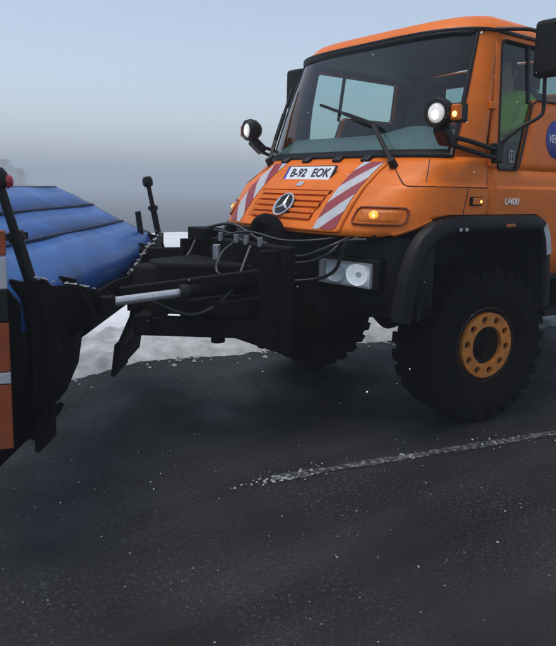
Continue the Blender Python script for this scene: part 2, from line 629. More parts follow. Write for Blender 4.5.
# ------------------------------------------------------------------ trees in the fog
def crown_geo(g, h, rad, n):
    """twiggy winter crown: small leaf-sized faces clustered round branch ends"""
    cl = []
    for i in range(34):
        a_ = random.uniform(0, 2*PI); q = random.uniform(0.22, 1.0)
        rr = rad*math.sin(min(1, 0.25+q*0.85)*PI*0.93)*random.uniform(0.2, 1.0)
        cl.append(Vector((math.cos(a_)*rr, math.sin(a_)*rr, h*(0.12+0.86*q))))
    for i in range(n):
        c = random.choice(cl)
        p = c+Vector((random.gauss(0, rad*.16), random.gauss(0, rad*.16), random.gauss(0, rad*.18)))
        if p.z > h: continue
        d1 = Vector((random.uniform(-1, 1), random.uniform(-1, 1), random.uniform(-1, 1))).normalized()
        d2 = Vector((random.uniform(-1, 1), random.uniform(-1, 1), random.uniform(-1, 1))).normalized()
        sz = h*random.uniform(.012, .03)
        g.add([p, p+d1*sz, p+d2*sz], [(0, 1, 2)])
    return cl
def world_t(s, t):
    p = st(s, t)
    return Vector((p.x, p.y, ground_h(s, t)))
# two trees that stand out of the mass
def pix_dir(px, py):
    return fw + r2*((px-278)/666) - u2*((py-287.5)/666)
def tree_at(px, dist, toppx, label, group):
    d = pix_dir(px, 182)
    d = Vector((d.x, d.y, 0)).normalized()
    p = CAM+d*dist
    t_ = p.x*RN.x+p.y*RN.y; s_ = p.x*RD.x+p.y*RD.y
    b = Vector((p.x, p.y, ground_h(s_, t_)))
    dt = pix_dir(px, toppx)
    top = CAM.z+dt.z/math.hypot(dt.x, dt.y)*dist
    h_ = top-b.z
    root = empty('bare_tree', b)
    gg = G(); cl = crown_geo(gg, h_, h_*0.34, 3600)
    gg.out('crown', NEEDLE, root)
    gg = G().tube([(0, 0, -0.3), (0.05, 0, h_*0.4), (0, 0, h_*0.9)], [h_*.018, h_*.012, .03], 8)
    for c in cl:
        z = c.z*0.62
        gg.tube([(0, 0, z), c], [h_*.006, h_*.002], 4)
    gg.out('trunk', BARK, root)
    tag(root, label, 'tree', group)
TG_ = 'trees in the fog behind the plow'
tree_at(5, 310, 159, 'taller faint tree in the fog at the very left edge', TG_)
tree_at(20, 335, 168, 'smaller faint foggy tree above the blue plow, right of the taller one', TG_)

# ------------------------------------------------------------------ the truck
truck = empty('utility_truck')
tag(truck, 'orange snow clearing truck with striped bonnet and lit work lamps', 'truck')
XF = [(1.30, 1.14), (1.36, 1.12), (1.46, 1.05), (1.55, .98), (1.65, .885), (1.74, .78), (1.86, .61), (2.30, .455), (2.72, .30), (2.80, .22), (2.86, .02)]
XS = [(1.0, .45), (1.66, .45), (1.86, .22), (2.30, .09), (2.72, -.05), (2.86, -.2)]
YS = [(1.0, 1.03), (1.34, 1.045), (1.662, 1.055), (1.685, 1.035), (1.87, 1.03), (2.30, 1.005), (2.72, .955), (2.80, .90), (2.86, .78)]
def Xat(y, z):
    ys = interp(YS, z); xs = interp(XS, z)
    k = max(0.0, 1-(abs(y)/ys)**4)
    return xs+(interp(XF, z)-xs)*math.sqrt(k)
def P(th, z):
    ys = interp(YS, z); xs = interp(XS, z)
    s_ = math.sin(th)
    return Vector((xs+(interp(XF, z)-xs)*max(0, math.cos(th)), math.copysign(ys*math.sqrt(abs(s_)), s_), z))
def zlow(x, y):
    if abs(y) < 0.8: return 1.345
    return interp([(-.62, 1.0), (-.58, 1.30), (-.50, 1.485), (.50, 1.487), (.62, 1.465), (.75, 1.41), (.88, 1.36), (.95, 1.345)], x)
DOORX = 0.10
REARX = -1.30
ZR = [1.0, 1.1, 1.2, 1.30, 1.345, 1.40, 1.44, 1.487, 1.52, 1.56, 1.60, 1.64, 1.660, 1.668, 1.682, 1.70, 1.74, 1.78, 1.82, 1.86]
# lower shell, nose and front wings up to the door gaps
ths = [R(-90+i*3) for i in range(61)]
rows = []
for z in ZR:
    row = []
    for x in [DOORX+0.006, 0.15, 0.2]:
        xx = min(x, interp(XS, z)-0.001*(0.25-x))
        row.append(Vector((xx, interp(YS, z), z)))
    left = row[:]
    row = []
    for t in reversed(ths):
        p = P(t, z)
        for _ in range(4):
            p = P(t, max(z, zlow(p.x, p.y)))
        row.append(p)
    right = [Vector((p.x, -p.y, p.z)) for p in reversed(left)]
    full = left+row+right
    rows.append([Vector((p.x, p.y, max(p.z, zlow(p.x, p.y)))) for p in full])
body = G().grid(rows).out('cab_body', ORANGE, truck, 32)
solid(body, 0.02)
# door skins (both sides) with a dipped front window
def side_patch(g, xa, xb, za, zb, sgn, n=10, nx=6, dy=0.0):
    rows_ = []
    zs = [za+(zb-za)*i/n for i in range(n+1)]
    for zz in (1.660, 1.668, 1.682):
        if za < zz < zb: zs.append(zz)
    zs.sort()
    for z in zs:
        x0 = xa(z) if callable(xa) else xa
        x1 = xb(z) if callable(xb) else xb
        rw = []
        for k in range(nx+1):
            x = x0+(x1-x0)*k/nx
            rw.append(Vector((x, sgn*(interp(YS, z)+dy), z)))
        rows_.append(rw)
    g.grid(rows_)
DB = -1.16
def xfront(z): return interp([(1.0, DOORX-.006), (1.86, DOORX-.006), (2.72, DOORX-.10)], z)
def xglassF(z): return interp([(1.79, -.005), (2.30, -.02), (2.66, -.06)], z)
def xdip(z): return interp([(1.79, -.245), (1.84, -.262), (2.27, -.405), (2.30, -.43)], z)
doors = {}
for sgn in (1, -1):
    g = G()
    # under the arch line the panel follows the wheel arch
    rows_ = []
    xsn = [DOORX-.006, 0.0, -.15, -.3, -.42, -.50, -.54, -.58, -.62, -.7, -.85, -1.0, DB]
    zs = [1.0, 1.2, 1.30, 1.40, 1.487, 1.56, 1.62, 1.660, 1.668, 1.682, 1.72, 1.79]
    for z in zs:
        rw = []
        for x in xsn:
            zz = max(z, zlow(x, 1.0))
            rw.append(Vector((x, sgn*interp(YS, zz), zz)))
        rows_.append(rw)
    g.grid(rows_)
    side_patch(g, xfront, xglassF, 1.79, 2.66, sgn, 8, 3)
    side_patch(g, xdip, DB, 1.79, 2.29, sgn, 8, 8)
    side_patch(g, -1.08, DB, 2.29, 2.66, sgn, 4, 2)
    side_patch(g, xfront, DB, 2.66, 2.715, sgn, 3, 10)
    d = g.out('door', ORANGE, truck, 32)
    solid(d, 0.025 if sgn > 0 else 0.025)
    doors[sgn] = d
    g = G()
    side_patch(g, lambda z: xglassF(z)+.02, lambda z: xdip(z)-.02 if z < 2.285 else -1.10, 1.775, 2.284, sgn, 10, 6, -.016)
    side_patch(g, lambda z: xglassF(z)+.02, -1.10, 2.284, 2.68, sgn, 8, 8, -.016)
    gl = g.out('window_glass', TINT, d, 32)
    G().bar((-.365, sgn*(interp(YS, 2.27)-.012), 2.26), (-.385, sgn*(interp(YS, 2.66)-.012), 2.67), .03, .022, (0, 1, 0)).out('window_divider', TRIM, d, None, .006)
    # black rubber seal round the glass
    pth = [(xglassF(z), z) for z in (1.80, 1.95, 2.1, 2.3, 2.5, 2.64)]
    loop = [(-.03, 1.792), (-.22, 1.792)]+[(xdip(z), z) for z in (1.82, 2.0, 2.2, 2.26)]+[(-.46, 2.29), (-.7, 2.292), (-1.06, 2.295), (-1.08, 2.33), (-1.08, 2.62), (-1.06, 2.658), (-.5, 2.66), (-.1, 2.66)]+list(reversed(pth))
    pts = [Vector((x, sgn*(interp(YS, z)-.002), z)) for x, z in loop]
    G().tube(pts+[pts[0], pts[1]], 0.010, 6, False).out('window_seal', TRIM, d, 60)
    # back quarter of the cab behind the door
    g = G()
    side_patch(g, DB-.008, REARX, 1.0, 2.715, sgn, 12, 2)
    solid(g.out('rear_quarter', ORANGE, truck, 32), 0.02)
    # dark jamb behind the gaps
    G().box((DOORX+.02, sgn*0.985, 1.64), (0.10, 0.03, 0.36)).out('door_jamb', TRIM, truck)
    g = G()
    # grey lining inside the door and the rear quarter
    side_patch(g, lambda z: xfront(z)-.02, lambda z: DB-.12, 1.50, 1.775, sgn, 3, 3, -.05)
    side_patch(g, lambda z: xdip(z)-.02, DB-.12, 1.775, 2.28, sgn, 6, 3, -.045)
    side_patch(g, -1.10, DB-.12, 2.28, 2.66, sgn, 4, 2, -.045)
    side_patch(g, lambda z: xfront(z)-.02, DB-.12, 2.665, 2.715, sgn, 2, 3, -.045)
    side_patch(g, lambda z: xfront(z)-.01, lambda z: xglassF(z)+.005, 1.775, 2.66, sgn, 6, 2, -.035)
    g.out('door_lining', INTERIOR, truck, 40)
# A pillars and windscreen
TG = R(61)
for sgn in (1, -1):
    rows_ = []
    for z in [1.86+(2.72-1.86)*i/10 for i in range(11)]:
        rw = [P(sgn*(TG+(R(90)-TG)*k/5), z) for k in range(6)]
        gapw = interp([(1.86, 0.012), (1.90, 0.05), (2.25, 0.022), (2.72, 0.010)], z)
        xe = xfront(z)+gapw
        x_ = rw[-1].x
        for k in (1, 2):
            rw.append(Vector((min(x_, x_+(xe-x_)*k/2), sgn*interp(YS, z), z)))
        rows_.append(rw)
    solid(G().grid(rows_).out('windscreen_pillar', ORANGE, truck, 40), 0.03)
    rows_ = []
    for z in [1.82+(2.70-1.82)*i/8 for i in range(9)]:
        rows_.append([Vector((xfront(z)+dx, sgn*(interp(YS, z)-.035), z)) for dx in (-.04, 0.03, 0.09)])
    solid(G().grid(rows_).out('door_seal', TRIM, truck), 0.01)
rows_ = []
for z in [1.855+(2.70-1.855)*i/12 for i in range(13)]:
    rows_.append([P(TG*(k/20-1)*1.0+0 if False else -TG+2*TG*k/40, z)-Vector((.012, 0, 0)) for k in range(41)])
ws = G().grid(rows_).out('windscreen', CLEAR, truck, 40)
edge = [P(-TG+2*TG*k/30, 1.868) for k in range(31)]
edge += [P(TG, 1.868+(2.69-1.868)*k/8) for k in range(1, 9)]
edge += [P(TG-2*TG*k/30, 2.69) for k in range(1, 31)]
edge += [P(-TG, 2.69+(1.868-2.69)*k/8) for k in range(1, 8)]
G().tube(edge+[edge[0], edge[1]], 0.017, 6, False).out('windscreen_seal', TRIM, ws, 60)
# black band printed along the foot of the glass
rows_ = [[P(-TG+2*TG*k/40, z)+Vector((-.004, 0, 0)) for k in range(41)] for z in (1.862, 1.885, 1.91)]
G().grid(rows_).out('windscreen_border', TRIM, ws, 40)
# roof
rows_ = []
def ring(z, xr, ins=0):
    rw = [P(R(-90+i*5), z) for i in range(37)]
    ys = interp(YS, z)
    rw = [Vector((xr, -ys+.0, z))]+rw+[Vector((xr, ys, z))]
    return rw
for z, xr in ((2.695, REARX), (2.72, REARX), (2.76, REARX-.005), (2.80, REARX+.03), (2.835, REARX+.10), (2.86, REARX+.22)):
    rows_.append(ring(z, xr))
rows_.append([Vector((p.x*0.2-.4, p.y*0.25, 2.885)) for p in rows_[-1]])
rows_.append([Vector((-.5, 0, 2.89)) for p in rows_[-1]])
rf = G().grid(rows_).out('roof', ORANGE, truck, 40)
solid(rf, 0.02)
G().tube([Vector((p.x+.01, p.y*1.008, 2.712)) for p in ring(2.715, REARX)], 0.012, 6).out('rain_gutter', TRIM, rf, 60)
# back wall of the cab with its window
g = G()
for (ya, yb, za, zb) in ((-1.02, 1.02, 1.0, 2.0), (-1.0, -.72, 2.0, 2.6), (.72, 1.0, 2.0, 2.6), (-.97, .97, 2.6, 2.74)):
    g.box((REARX, (ya+yb)/2, (za+zb)/2), (0.03, yb-ya, zb-za))
g.out('back_wall', ORANGE, truck)
G().box((REARX, 0, 2.3), (0.008, 1.46, 0.62)).out('rear_window', TINT, truck)
g = G()
for (ya, yb, za, zb) in ((-.98, .98, 1.5, 2.0), (-.96, -.72, 2.0, 2.6), (.72, .96, 2.0, 2.6), (-.92, .92, 2.6, 2.72)):
    g.box((REARX+.03, (ya+yb)/2, (za+zb)/2), (0.02, yb-ya, zb-za))
g.out('back_lining', INTERIOR, truck)
G().grid([[Vector((x, y, 2.70+.05*(1-(y/.9)**2))) for y in (-.88, -.6, -.3, 0, .3, .6, .88)] for x in (.16, -.2, -.7, -1.27)]).out('headliner', INTERIOR, truck, 40)
# floor, dash, seats, wheel
G().box((-.55, 0, 1.50), (1.45, 1.9, 0.04)).box((0.2, 0, 1.50), (0.3, 1.7, 0.03)).out('cab_floor', INTERIOR, truck)
rows_ = []
for k in range(21):
    y = -.93+1.86*k/20
    xf_ = Xat(y*0.98, 1.86)-.03
    hump = 0.05*math.exp(-((y-.45)/.24)**2)
    rows_.append([Vector((xf_, y, 1.855)), Vector((min(xf_-.02, .40), y, 1.93+hump*.3)), Vector((0.20, y, 2.05+hump)), Vector((0.08, y, 2.04+hump)), Vector((0.05, y, 1.80)), Vector((.12, y, 1.55))])
G().grid(rows_).out('dashboard', DASH, truck, 40)
for y in (.48, -.48):
    seat = G().box((-.72, y, 1.78), (.50, .48, .14)).box((-.72, y, 1.61), (.36, .36, .22)).out('seat', SEAT, truck, 40, 0.03)
    g = G(); g.box((-.99, y, 2.12), (.12, .46, .62), Matrix.Rotation(R(-10), 3, 'Y'))
    g.out('seat_back', SEAT, seat, 40, 0.04)
    G().box((-1.09, y, 2.53), (.09, .26, .18)).out('headrest', SEAT, seat, 40, 0.03)
swc = Vector((-.18, .48, 2.03)); swax = Vector((-.42, 0, .9)).normalized()
pts = []
a_ = swax.orthogonal().normalized(); b_ = swax.cross(a_)
for k in range(37):
    an = 2*PI*k/36
    pts.append(swc+(a_*math.cos(an)+b_*math.sin(an))*.21)
sw = G().tube(pts, .015, 8, False).out('steering_wheel', TRIM, truck, 60)
g = G().tube([swc-swax*.30, swc-swax*.02], .03, 10)
for an in (0.4, 2.74, 4.71):
    g.tube([swc-swax*.02, swc+(a_*math.cos(an)+b_*math.sin(an))*.21], .012, 6)
g.out('steering_column', TRIM, sw, 60)

# bonnet: a separate slanted lid with a recessed grille field
def in_grille(y, z):
    hw = interp([(1.42, .345), (1.625, .385)], z)
    return 1.418 < z < 1.628 and abs(y) < hw
ys_ = sorted(set([round(-.64+.02*i, 4) for i in range(65)]))
zs_ = [1.365+.0115*i for i in range(41)]
rows_ = []
for z in zs_:
    rw = []
    for y in ys_:
        e = min(1, (0.645-abs(y))/.03)
        off = .004+.018*math.sqrt(max(0, e))
        if in_grille(y, z): off -= .035
        rw.append(Vector((Xat(y, z)+off, y, z-.002)))
    rows_.append(rw)
hood = G().grid(rows_).out('bonnet', ORANGE, truck, 28)
solid(hood, 0.012)
def hx(y, z): return Xat(y, z)+.022
for k in range(5):                                                   # louvres
    zc = 1.440+.0405*k
    hw = interp([(1.42, .34), (1.625, .38)], zc)
    g = G(); rows_ = []
    for (dz, off) in ((-.006, -.03), (-.006, -.002), (.016, .006), (.022, -.03)):
        rows_.append([Vector((hx(-hw+2*hw*i/16, zc+dz)+off, -hw+2*hw*i/16, zc+dz)) for i in range(17)])
    rows_.append(rows_[0])
    g.grid(rows_)
    g.out('grille_slat', ORANGE, hood, 30)
# diagonal hazard stripes either side of the grille
for sgn in (1, -1):
    zi = 1.22
    k = 0
    while zi < 1.84:
        hi = zi+.108
        rows_ = []
        cols = [.43+.18*i/8 for i in range(9)]
        lo_ = []; hi_ = []
        for y in cols:
            sl_ = .95*(y-.43)
            lo_.append(min(max(1.375, zi+sl_), 1.826)); hi_.append(min(max(1.375, hi+sl_), 1.826))
        if max(h-l_ for h, l_ in zip(hi_, lo_)) > .01:
            keep = [i for i in range(9) if hi_[i]-lo_[i] > .0015]
            cols = [cols[i] for i in keep]; lo_ = [lo_[i] for i in keep]; hi_ = [hi_[i] for i in keep]
            if len(cols) < 2:
                zi = hi; k += 1
                continue
            for q in range(5):
                rw = []
                for y, l_, h_ in zip(cols, lo_, hi_):
                    z = l_+(h_-l_)*q/4
                    rw.append(Vector((hx(y, z)+.003, sgn*y, z)))
                rows_.append(rw)
            G().grid(rows_).out('hazard_stripe', TAPEWHITE if k % 2 else TAPERED, hood, 40)
        zi = hi; k += 1
# round three-pointed star emblem
ec = Vector((hx(0, 1.52)+.012, 0, 1.52))
en = Vector((.70, 0, .714)).normalized()
en = Vector((.80, 0, .60)).normalized()
ey_ = Vector((-en.z, 0, en.x)); ex_ = Vector((0, 1, 0))
emb = G().lathe([(0, .0), (.088, 0), (.094, -.02), (0, -.02)], ec, en, 40).out('emblem', TRIM, hood, 40)
G().lathe([(.084, .0), (.088, .007), (.097, .007), (.099, 0)], ec, en, 48, True).out('emblem_ring', SILVER, emb, 40)
g = G()
for k in range(3):
    an = PI/2+2*PI*k/3
    d_ = ex_*math.cos(an)+ey_*math.sin(an)
    p_ = -ex_*math.sin(an)+ey_*math.cos(an)
    c_ = ec+en*.001
    g.add([c_+p_*.016-d_*.008, c_-p_*.016-d_*.008, c_+d_*.086, c_+en*.010], [(0, 3, 2), (1, 2, 3), (0, 1, 3), (0, 2, 1)])
g.out('emblem_star', SILVER, emb)
# small bright badge above the grille
G().prism([Vector((hx(0, 1.655)+.004, -.035, 1.65)), Vector((hx(0, 1.655)+.004, .03, 1.65)), Vector((hx(0, 1.685)+.004, .035, 1.682)), Vector((hx(0, 1.685)+.004, -.02, 1.682))], (.004, 0, .004)).out('bonnet_badge', SILVER, hood)
# licence plate
pc = Vector((.815, 0, 1.745)); pxd = Vector((0, 1, 0)); pyd = Vector((-.066, 0, .105)).normalized()
Mp = frame_mat(pc, pxd, pyd)
def mbox(M, c, d, name, m, parent, bevel=None, smooth=None):
    g = G().box(c, d)
    g.v = [M @ v for v in g.v]
    return g.out(name, m, parent, smooth, bevel)
pl = mbox(Mp, (0, 0, -.008), (.545, .135, .012), 'licence_plate', TRIM, truck, .003)
mbox(Mp, (.012, 0, .000), (.496, .112, .005), 'plate_face', PLATEWHITE, pl)
mbox(Mp, (-.247, 0, .000), (.022, .112, .0052), 'plate_country_band', PLATEBLUE, pl)
text('B-92', .098, Mp @ Matrix.Translation((-.107, -.002, .0045)), INK, pl, 'plate_lettering', xs=.98, bold=.0012)
text('EOK', .098, Mp @ Matrix.Translation((.142, -.002, .0045)), INK, pl, 'plate_lettering', xs=.98, bold=.0012)
mbox(Mp, (0, -.02, -.05), (.3, .05, .08), 'plate_bracket', TRIM, pl)
# black clips at the foot of the screen
for y in (-.50, -.22, .13, .42):
    G().box((Xat(y, 1.845)+.012, y, 1.842), (.06, .075, .04), Matrix.Rotation(R(35), 3, 'Y')).out('bonnet_hinge', TRIM, truck, None, .008)
# panel gaps in the orange wing, plus the waist crease's shadow as dark line
def seam_shade_line(pts, name='gap_shade_line', r=.0035):
    G().tube(pts, r, 5).out(name, TRIM, body)
def sidept(x, z):
    """point on the near flank / nose corner with given x"""
    xs_ = interp(XS, z)
    if x <= xs_: return Vector((x, interp(YS, z), z))
    c_ = (x-xs_)/(interp(XF, z)-xs_)
    return P(math.acos(min(1, c_)), z)
for sgn in (1, -1):
    f_ = lambda v: Vector((v.x, sgn*v.y, v.z))
    seam_shade_line([Vector((Xat(y, z), sgn*y, z)) for y, z in ((.957, 1.69), (.930, 1.75), (.901, 1.80), (.874, 1.845))])
    seam_shade_line([Vector((Xat(y, z)+.002, sgn*y, z)) for y, z in ((.70, 1.80), (.735, 1.77), (.81, 1.715), (.865, 1.675), (.895, 1.664), (.935, 1.663), (.985, 1.664), (1.01, 1.665))], r=.004)  # gap beside the bonnet, running on as the waist crease's painted shadow
    seam_shade_line([f_(sidept(.33+.20*(1.66-z), z)) for z in (1.658, 1.62, 1.57, 1.53, 1.492)])
    seam_shade_line([f_(sidept(.66-.06*i, 1.664)) for i in range(10)], r=.004)  # shadow line of the waist crease, drawn as a dark tube
# front direction indicators
for sgn in (1, -1):
    ind = None
    for nm, ya, yb, za, zb, off, mm in (('indicator_housing', .655, .965, 1.405, 1.535, .006, ORANGE), ('indicator', .69, .945, 1.425, 1.515, .014, AMBERLENS)):
        rows_ = []
        for z in [za+(zb-za)*i/6 for i in range(7)]:
            rw = []
            for k in range(11):
                y = ya+(yb-ya)*k/10
                p = Vector((Xat(y, z), sgn*y, z))
                nrm = Vector((.75, sgn*.55, .35)).normalized()
                ed = min(1, min(k, 10-k)/1.0)*min(1, min(z-za, zb-z)/.012+.0)
                rw.append(p+nrm*off*max(0, ed))
            rows_.append(rw)
        o = G().grid(rows_).out(nm, mm, truck if ind is None else ind, 60)
        if ind is None: ind = o
    ol = [(.684, 1.435), (.70, 1.418), (.75, 1.416), (.80, 1.416), (.85, 1.416), (.90, 1.416), (.935, 1.418), (.951, 1.435), (.951, 1.47), (.951, 1.505), (.935, 1.522), (.90, 1.524), (.85, 1.524), (.80, 1.524), (.75, 1.524), (.70, 1.522), (.684, 1.505), (.684, 1.47)]
    op = [Vector((Xat(y, z), sgn*y, z))+Vector((.75, sgn*.55, .35)).normalized()*.009 for y, z in ol]
    G().tube(op+op[:2], .008, 6, False).out('indicator_rim', AMBERRIM, ind, 60)
    yb_ = .80; zb_ = 1.47
    G().lathe([(0, .004), (.025, .001), (.036, -.006)], Vector((Xat(yb_, zb_), sgn*yb_, zb_))+Vector((.75, sgn*.55, .35)).normalized()*.0155, (.75, sgn*.5, .3), 18).out('indicator_reflector', AMBERGLOW, ind, 60)
    G().lathe([(0, .006), (.008, .004), (.013, -.001)], Vector((Xat(yb_, zb_), sgn*yb_, zb_))+Vector((.75, sgn*.55, .35)).normalized()*.017, (.75, sgn*.5, .3), 14).out('indicator_bulb', AMBERLIT, ind, 60)
    # side repeater on the wing
    rp = G().box((.245, sgn*1.058, 1.575), (.115, .03, .06)).out('side_repeater', TRIM, truck, None, .006)
    G().box((.245, sgn*1.072, 1.575), (.098, .012, .045)).out('repeater_lens', AMBERLENS, rp, None, .004)
    G().lathe([(0, .003), (.009, 0)], (.215, sgn*1.079, 1.573), (0, sgn, 0), 12).out('repeater_bulb', AMBERLIT, rp)
# model lettering, round company sign, stickers on the near door
def sideM(x, z, tilt=0.0, y=None):
    return frame_mat((x, (interp(YS, z) if y is None else y)+.004, z), (-1, 0, 0), (0, (interp(YS, z+.02)-interp(YS, z-.02))/.04, 1))
text('U400', .062, sideM(-.155, 1.572), SILVER, doors[1], 'door_lettering', shear=.22, extr=.004, xs=1.25, bold=.001)
Ml = sideM(-.725, 2.03)
g = G().lathe([(0, .004), (.135, .004), (.140, 0)], (0, 0, -.003), (0, 0, 1), 48)
g.v = [Ml @ v for v in g.v]
lg = g.out('round_sign', BLUELOGO, doors[1], 40)
text('VER', .085, Ml @ Matrix.Translation((-.055, 0, .003)), WHITEINK, lg, 'sign_lettering', shear=.3, extr=.001, xs=.85)
st_ = G()
Mst = sideM(-.175, 1.885); Mst.translation += Vector((0, -.012, 0))
for (a_, b_, c_, d_) in ((-.03, -.04, .06, .006), (-.03, .036, .06, .006), (-.03, 0, .06, .004), (-.03, -.04, .005, .08), (.026, -.04, .005, .08), (-.002, -.04, .004, .08)):
    st_.box((a_+c_/2, b_+d_/2, 0), (c_, d_, .001))
st_.v = [Mst @ v for v in st_.v]
st_.out('window_sticker', STICKER, doors[1])
# door hinges
for z in (1.83, 2.21):
    G().box((DOORX-.02, 1.045 if z < 2 else 1.02, z), (.07, .03, .05)).out('door_hinge', ORANGE, doors[1], None, .006)
G().box((-1.02, 1.06, 1.75), (.16, .03, .035)).out('door_handle', TRIM, doors[1], None, .008)

# bumper, wheel arches, headlamps
rows_ = []
for z, ins in ((.80, .10), (.84, .03), (.90, .0), (1.10, .0), (1.28, .01), (1.335, .03), (1.352, .10)):
    rw = []
    for i in range(41):
        th = R(-90+i*4.5)
        s_ = math.sin(th)
        rw.append(Vector((.60+(.385-ins)*max(0, math.cos(th)), math.copysign((1.03-ins*.5)*math.sqrt(abs(s_)), s_), z)))
    rows_.append(rw)
bump = G().grid(rows_).out('bumper', BLACK, truck, 40)
solid(bump, 0.02)
G().box((.80, 0, 1.345), (.34, 1.7, .02)).out('bumper_top', BLACK, bump)
for sgn in (1, -1):
    # housing with grey bezel, reflector bowls and a clear lens, all turned slightly outwards
    cen = Vector((.965, sgn*.61, 1.09))
    Mh = frame_mat(cen, (-.12, sgn*1, 0.0), (0, 0, 1)) @ Matrix.Diagonal((.88, .90, 1, 1))
    zz = 1 if sgn > 0 else -1
    hl = mbox(Mh, (0, 0, -.04*zz), (.60, .25, .11), 'headlamp', BLACK, truck, .02)
    g = G()
    for c, d in (((0, .083, 0), (.50, .012, .03)), ((0, -.083, 0), (.50, .012, .03)), ((.247, 0, 0), (.014, .154, .03)), ((-.222, 0, 0), (.058, .154, .03))):
        g.box((c[0], c[1], .018*zz), d)
    g.v = [Mh @ v for v in g.v]
    g.out('headlamp_bezel', BEZEL, hl)
    for cx_, rw_ in ((-.085, .088), (.125, .095)):
        g = G()
        prof = [(rw_*math.sin(q*PI/2/7), .008-.0+.022*(1-math.cos(q*PI/2/7))) for q in range(8)]
        g.lathe(prof, (0, 0, 0), (0, 0, 1), 28)
        g.v = [Mh @ Vector((cx_+v.x*1.05, v.y*.82, (v.z+.010)*zz)) for v in g.v]
        g.out('headlamp_reflector', LITBOWL if cx_ > 0 else REFLECTOR, hl, 60)
    mbox(Mh, (.02, 0, .017*zz), (.44, .155, .004), 'headlamp_backing', REFLECTOR, hl)
    mbox(Mh, (.02, 0, .040*zz), (.435, .152, .004), 'headlamp_lens', LENS, hl)
# flared black arches over the front wheels
ARCH = [(.985, .84), (.965, .98), (.935, 1.12), (.885, 1.25), (.80, 1.36), (.68, 1.437), (.52, 1.478), (.30, 1.484), (0, 1.484), (-.30, 1.482), (-.47, 1.478), (-.555, 1.44), (-.615, 1.34), (-.65, 1.2), (-.675, 1.02), (-.69, .80)]
def arch_pts(wd):
    out = []
    for i, (x, z) in enumerate(ARCH):
        a = Vector(ARCH[max(i-1, 0)]); b = Vector(ARCH[min(i+1, len(ARCH)-1)])
        t = (b-a).normalized()
        nn = Vector((t.y, -t.x))
        if nn.dot(Vector((0, 1.0))-Vector((x, z))) < 0: nn = -nn
        out.append((x+nn.x*wd, z+nn.y*wd))
    return out
for sgn in (1, -1):
    prof = [(0.0, 1.03), (0.002, 1.075), (.012, 1.098), (.03, 1.108), (.085, 1.112), (.105, 1.105), (.115, 1.085), (.12, 1.0), (.12, .62)]
    rows_ = []
    layers = [arch_pts(wd) for wd, y in prof]
    for i in range(len(ARCH)):
        rows_.append([Vector((layers[k][i][0], sgn*prof[k][1], layers[k][i][1])) for k in range(len(prof))])
    ar = G().grid(rows_).out('wheel_arch', BLACK, truck, 45)
    # inner wheel well
    G().box((.02, sgn*.60, 1.12), (1.34, .03, .60)).box((.70, sgn*.80, 1.05), (.03, .42, .5)).out('wheel_well', BLACK, ar)
    G().box((-.085, sgn*1.116, 1.412), (.105, .010, .022)).out('arch_reflector', mat('amber_reflector', (.40, .09, .02), .3) if 'amber_reflector' not in MATS else MATS['amber_reflector'], ar, None, .003)
    if sgn > 0:
        for x in (.40, .46):
            G().box((x, 1.1165, 1.395), (.026, .004, .022)).out('arch_sticker', STICKER, ar)
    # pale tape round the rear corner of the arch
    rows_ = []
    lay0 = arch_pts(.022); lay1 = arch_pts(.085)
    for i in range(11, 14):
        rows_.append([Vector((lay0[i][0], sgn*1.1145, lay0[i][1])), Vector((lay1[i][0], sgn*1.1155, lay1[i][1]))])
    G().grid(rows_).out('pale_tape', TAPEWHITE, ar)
# chassis
g = G()
for y in (.40, -.40):
    g.box((-1.6, y, .86), (5.2, .09, .20))
for x in (.75, -.6, -1.6, -2.6, -4.0):
    g.box((x, 0, .86), (.1, .8, .14))
g.out('chassis', DARKSTEEL, truck)
G().box((.25, 0, 1.05), (.9, .62, .62)).out('engine', DARKSTEEL, truck, None, .04)
def axle(x):
    g = G().tube([(x, -.66, .70), (x, .66, .70)], .075, 12)
    g.lathe([(0, -.17), (.12, -.15), (.19, 0), (.12, .15), (0, .17)], (x, .12, .70), (0, 1, 0), 20)
    for sgn in (1, -1):
        g.box((x, sgn*.66, .63), (.16, .12, .32))
    g.out('axle', DARKSTEEL, truck, 40)
    for sgn in (1, -1):
        G().tube([(x+.12, sgn*.5, .72), (x+.10, sgn*.5, 1.15)], .055, 10).out('coil_spring', DARKSTEEL, truck, 40)
axle(0); axle(-3.08)

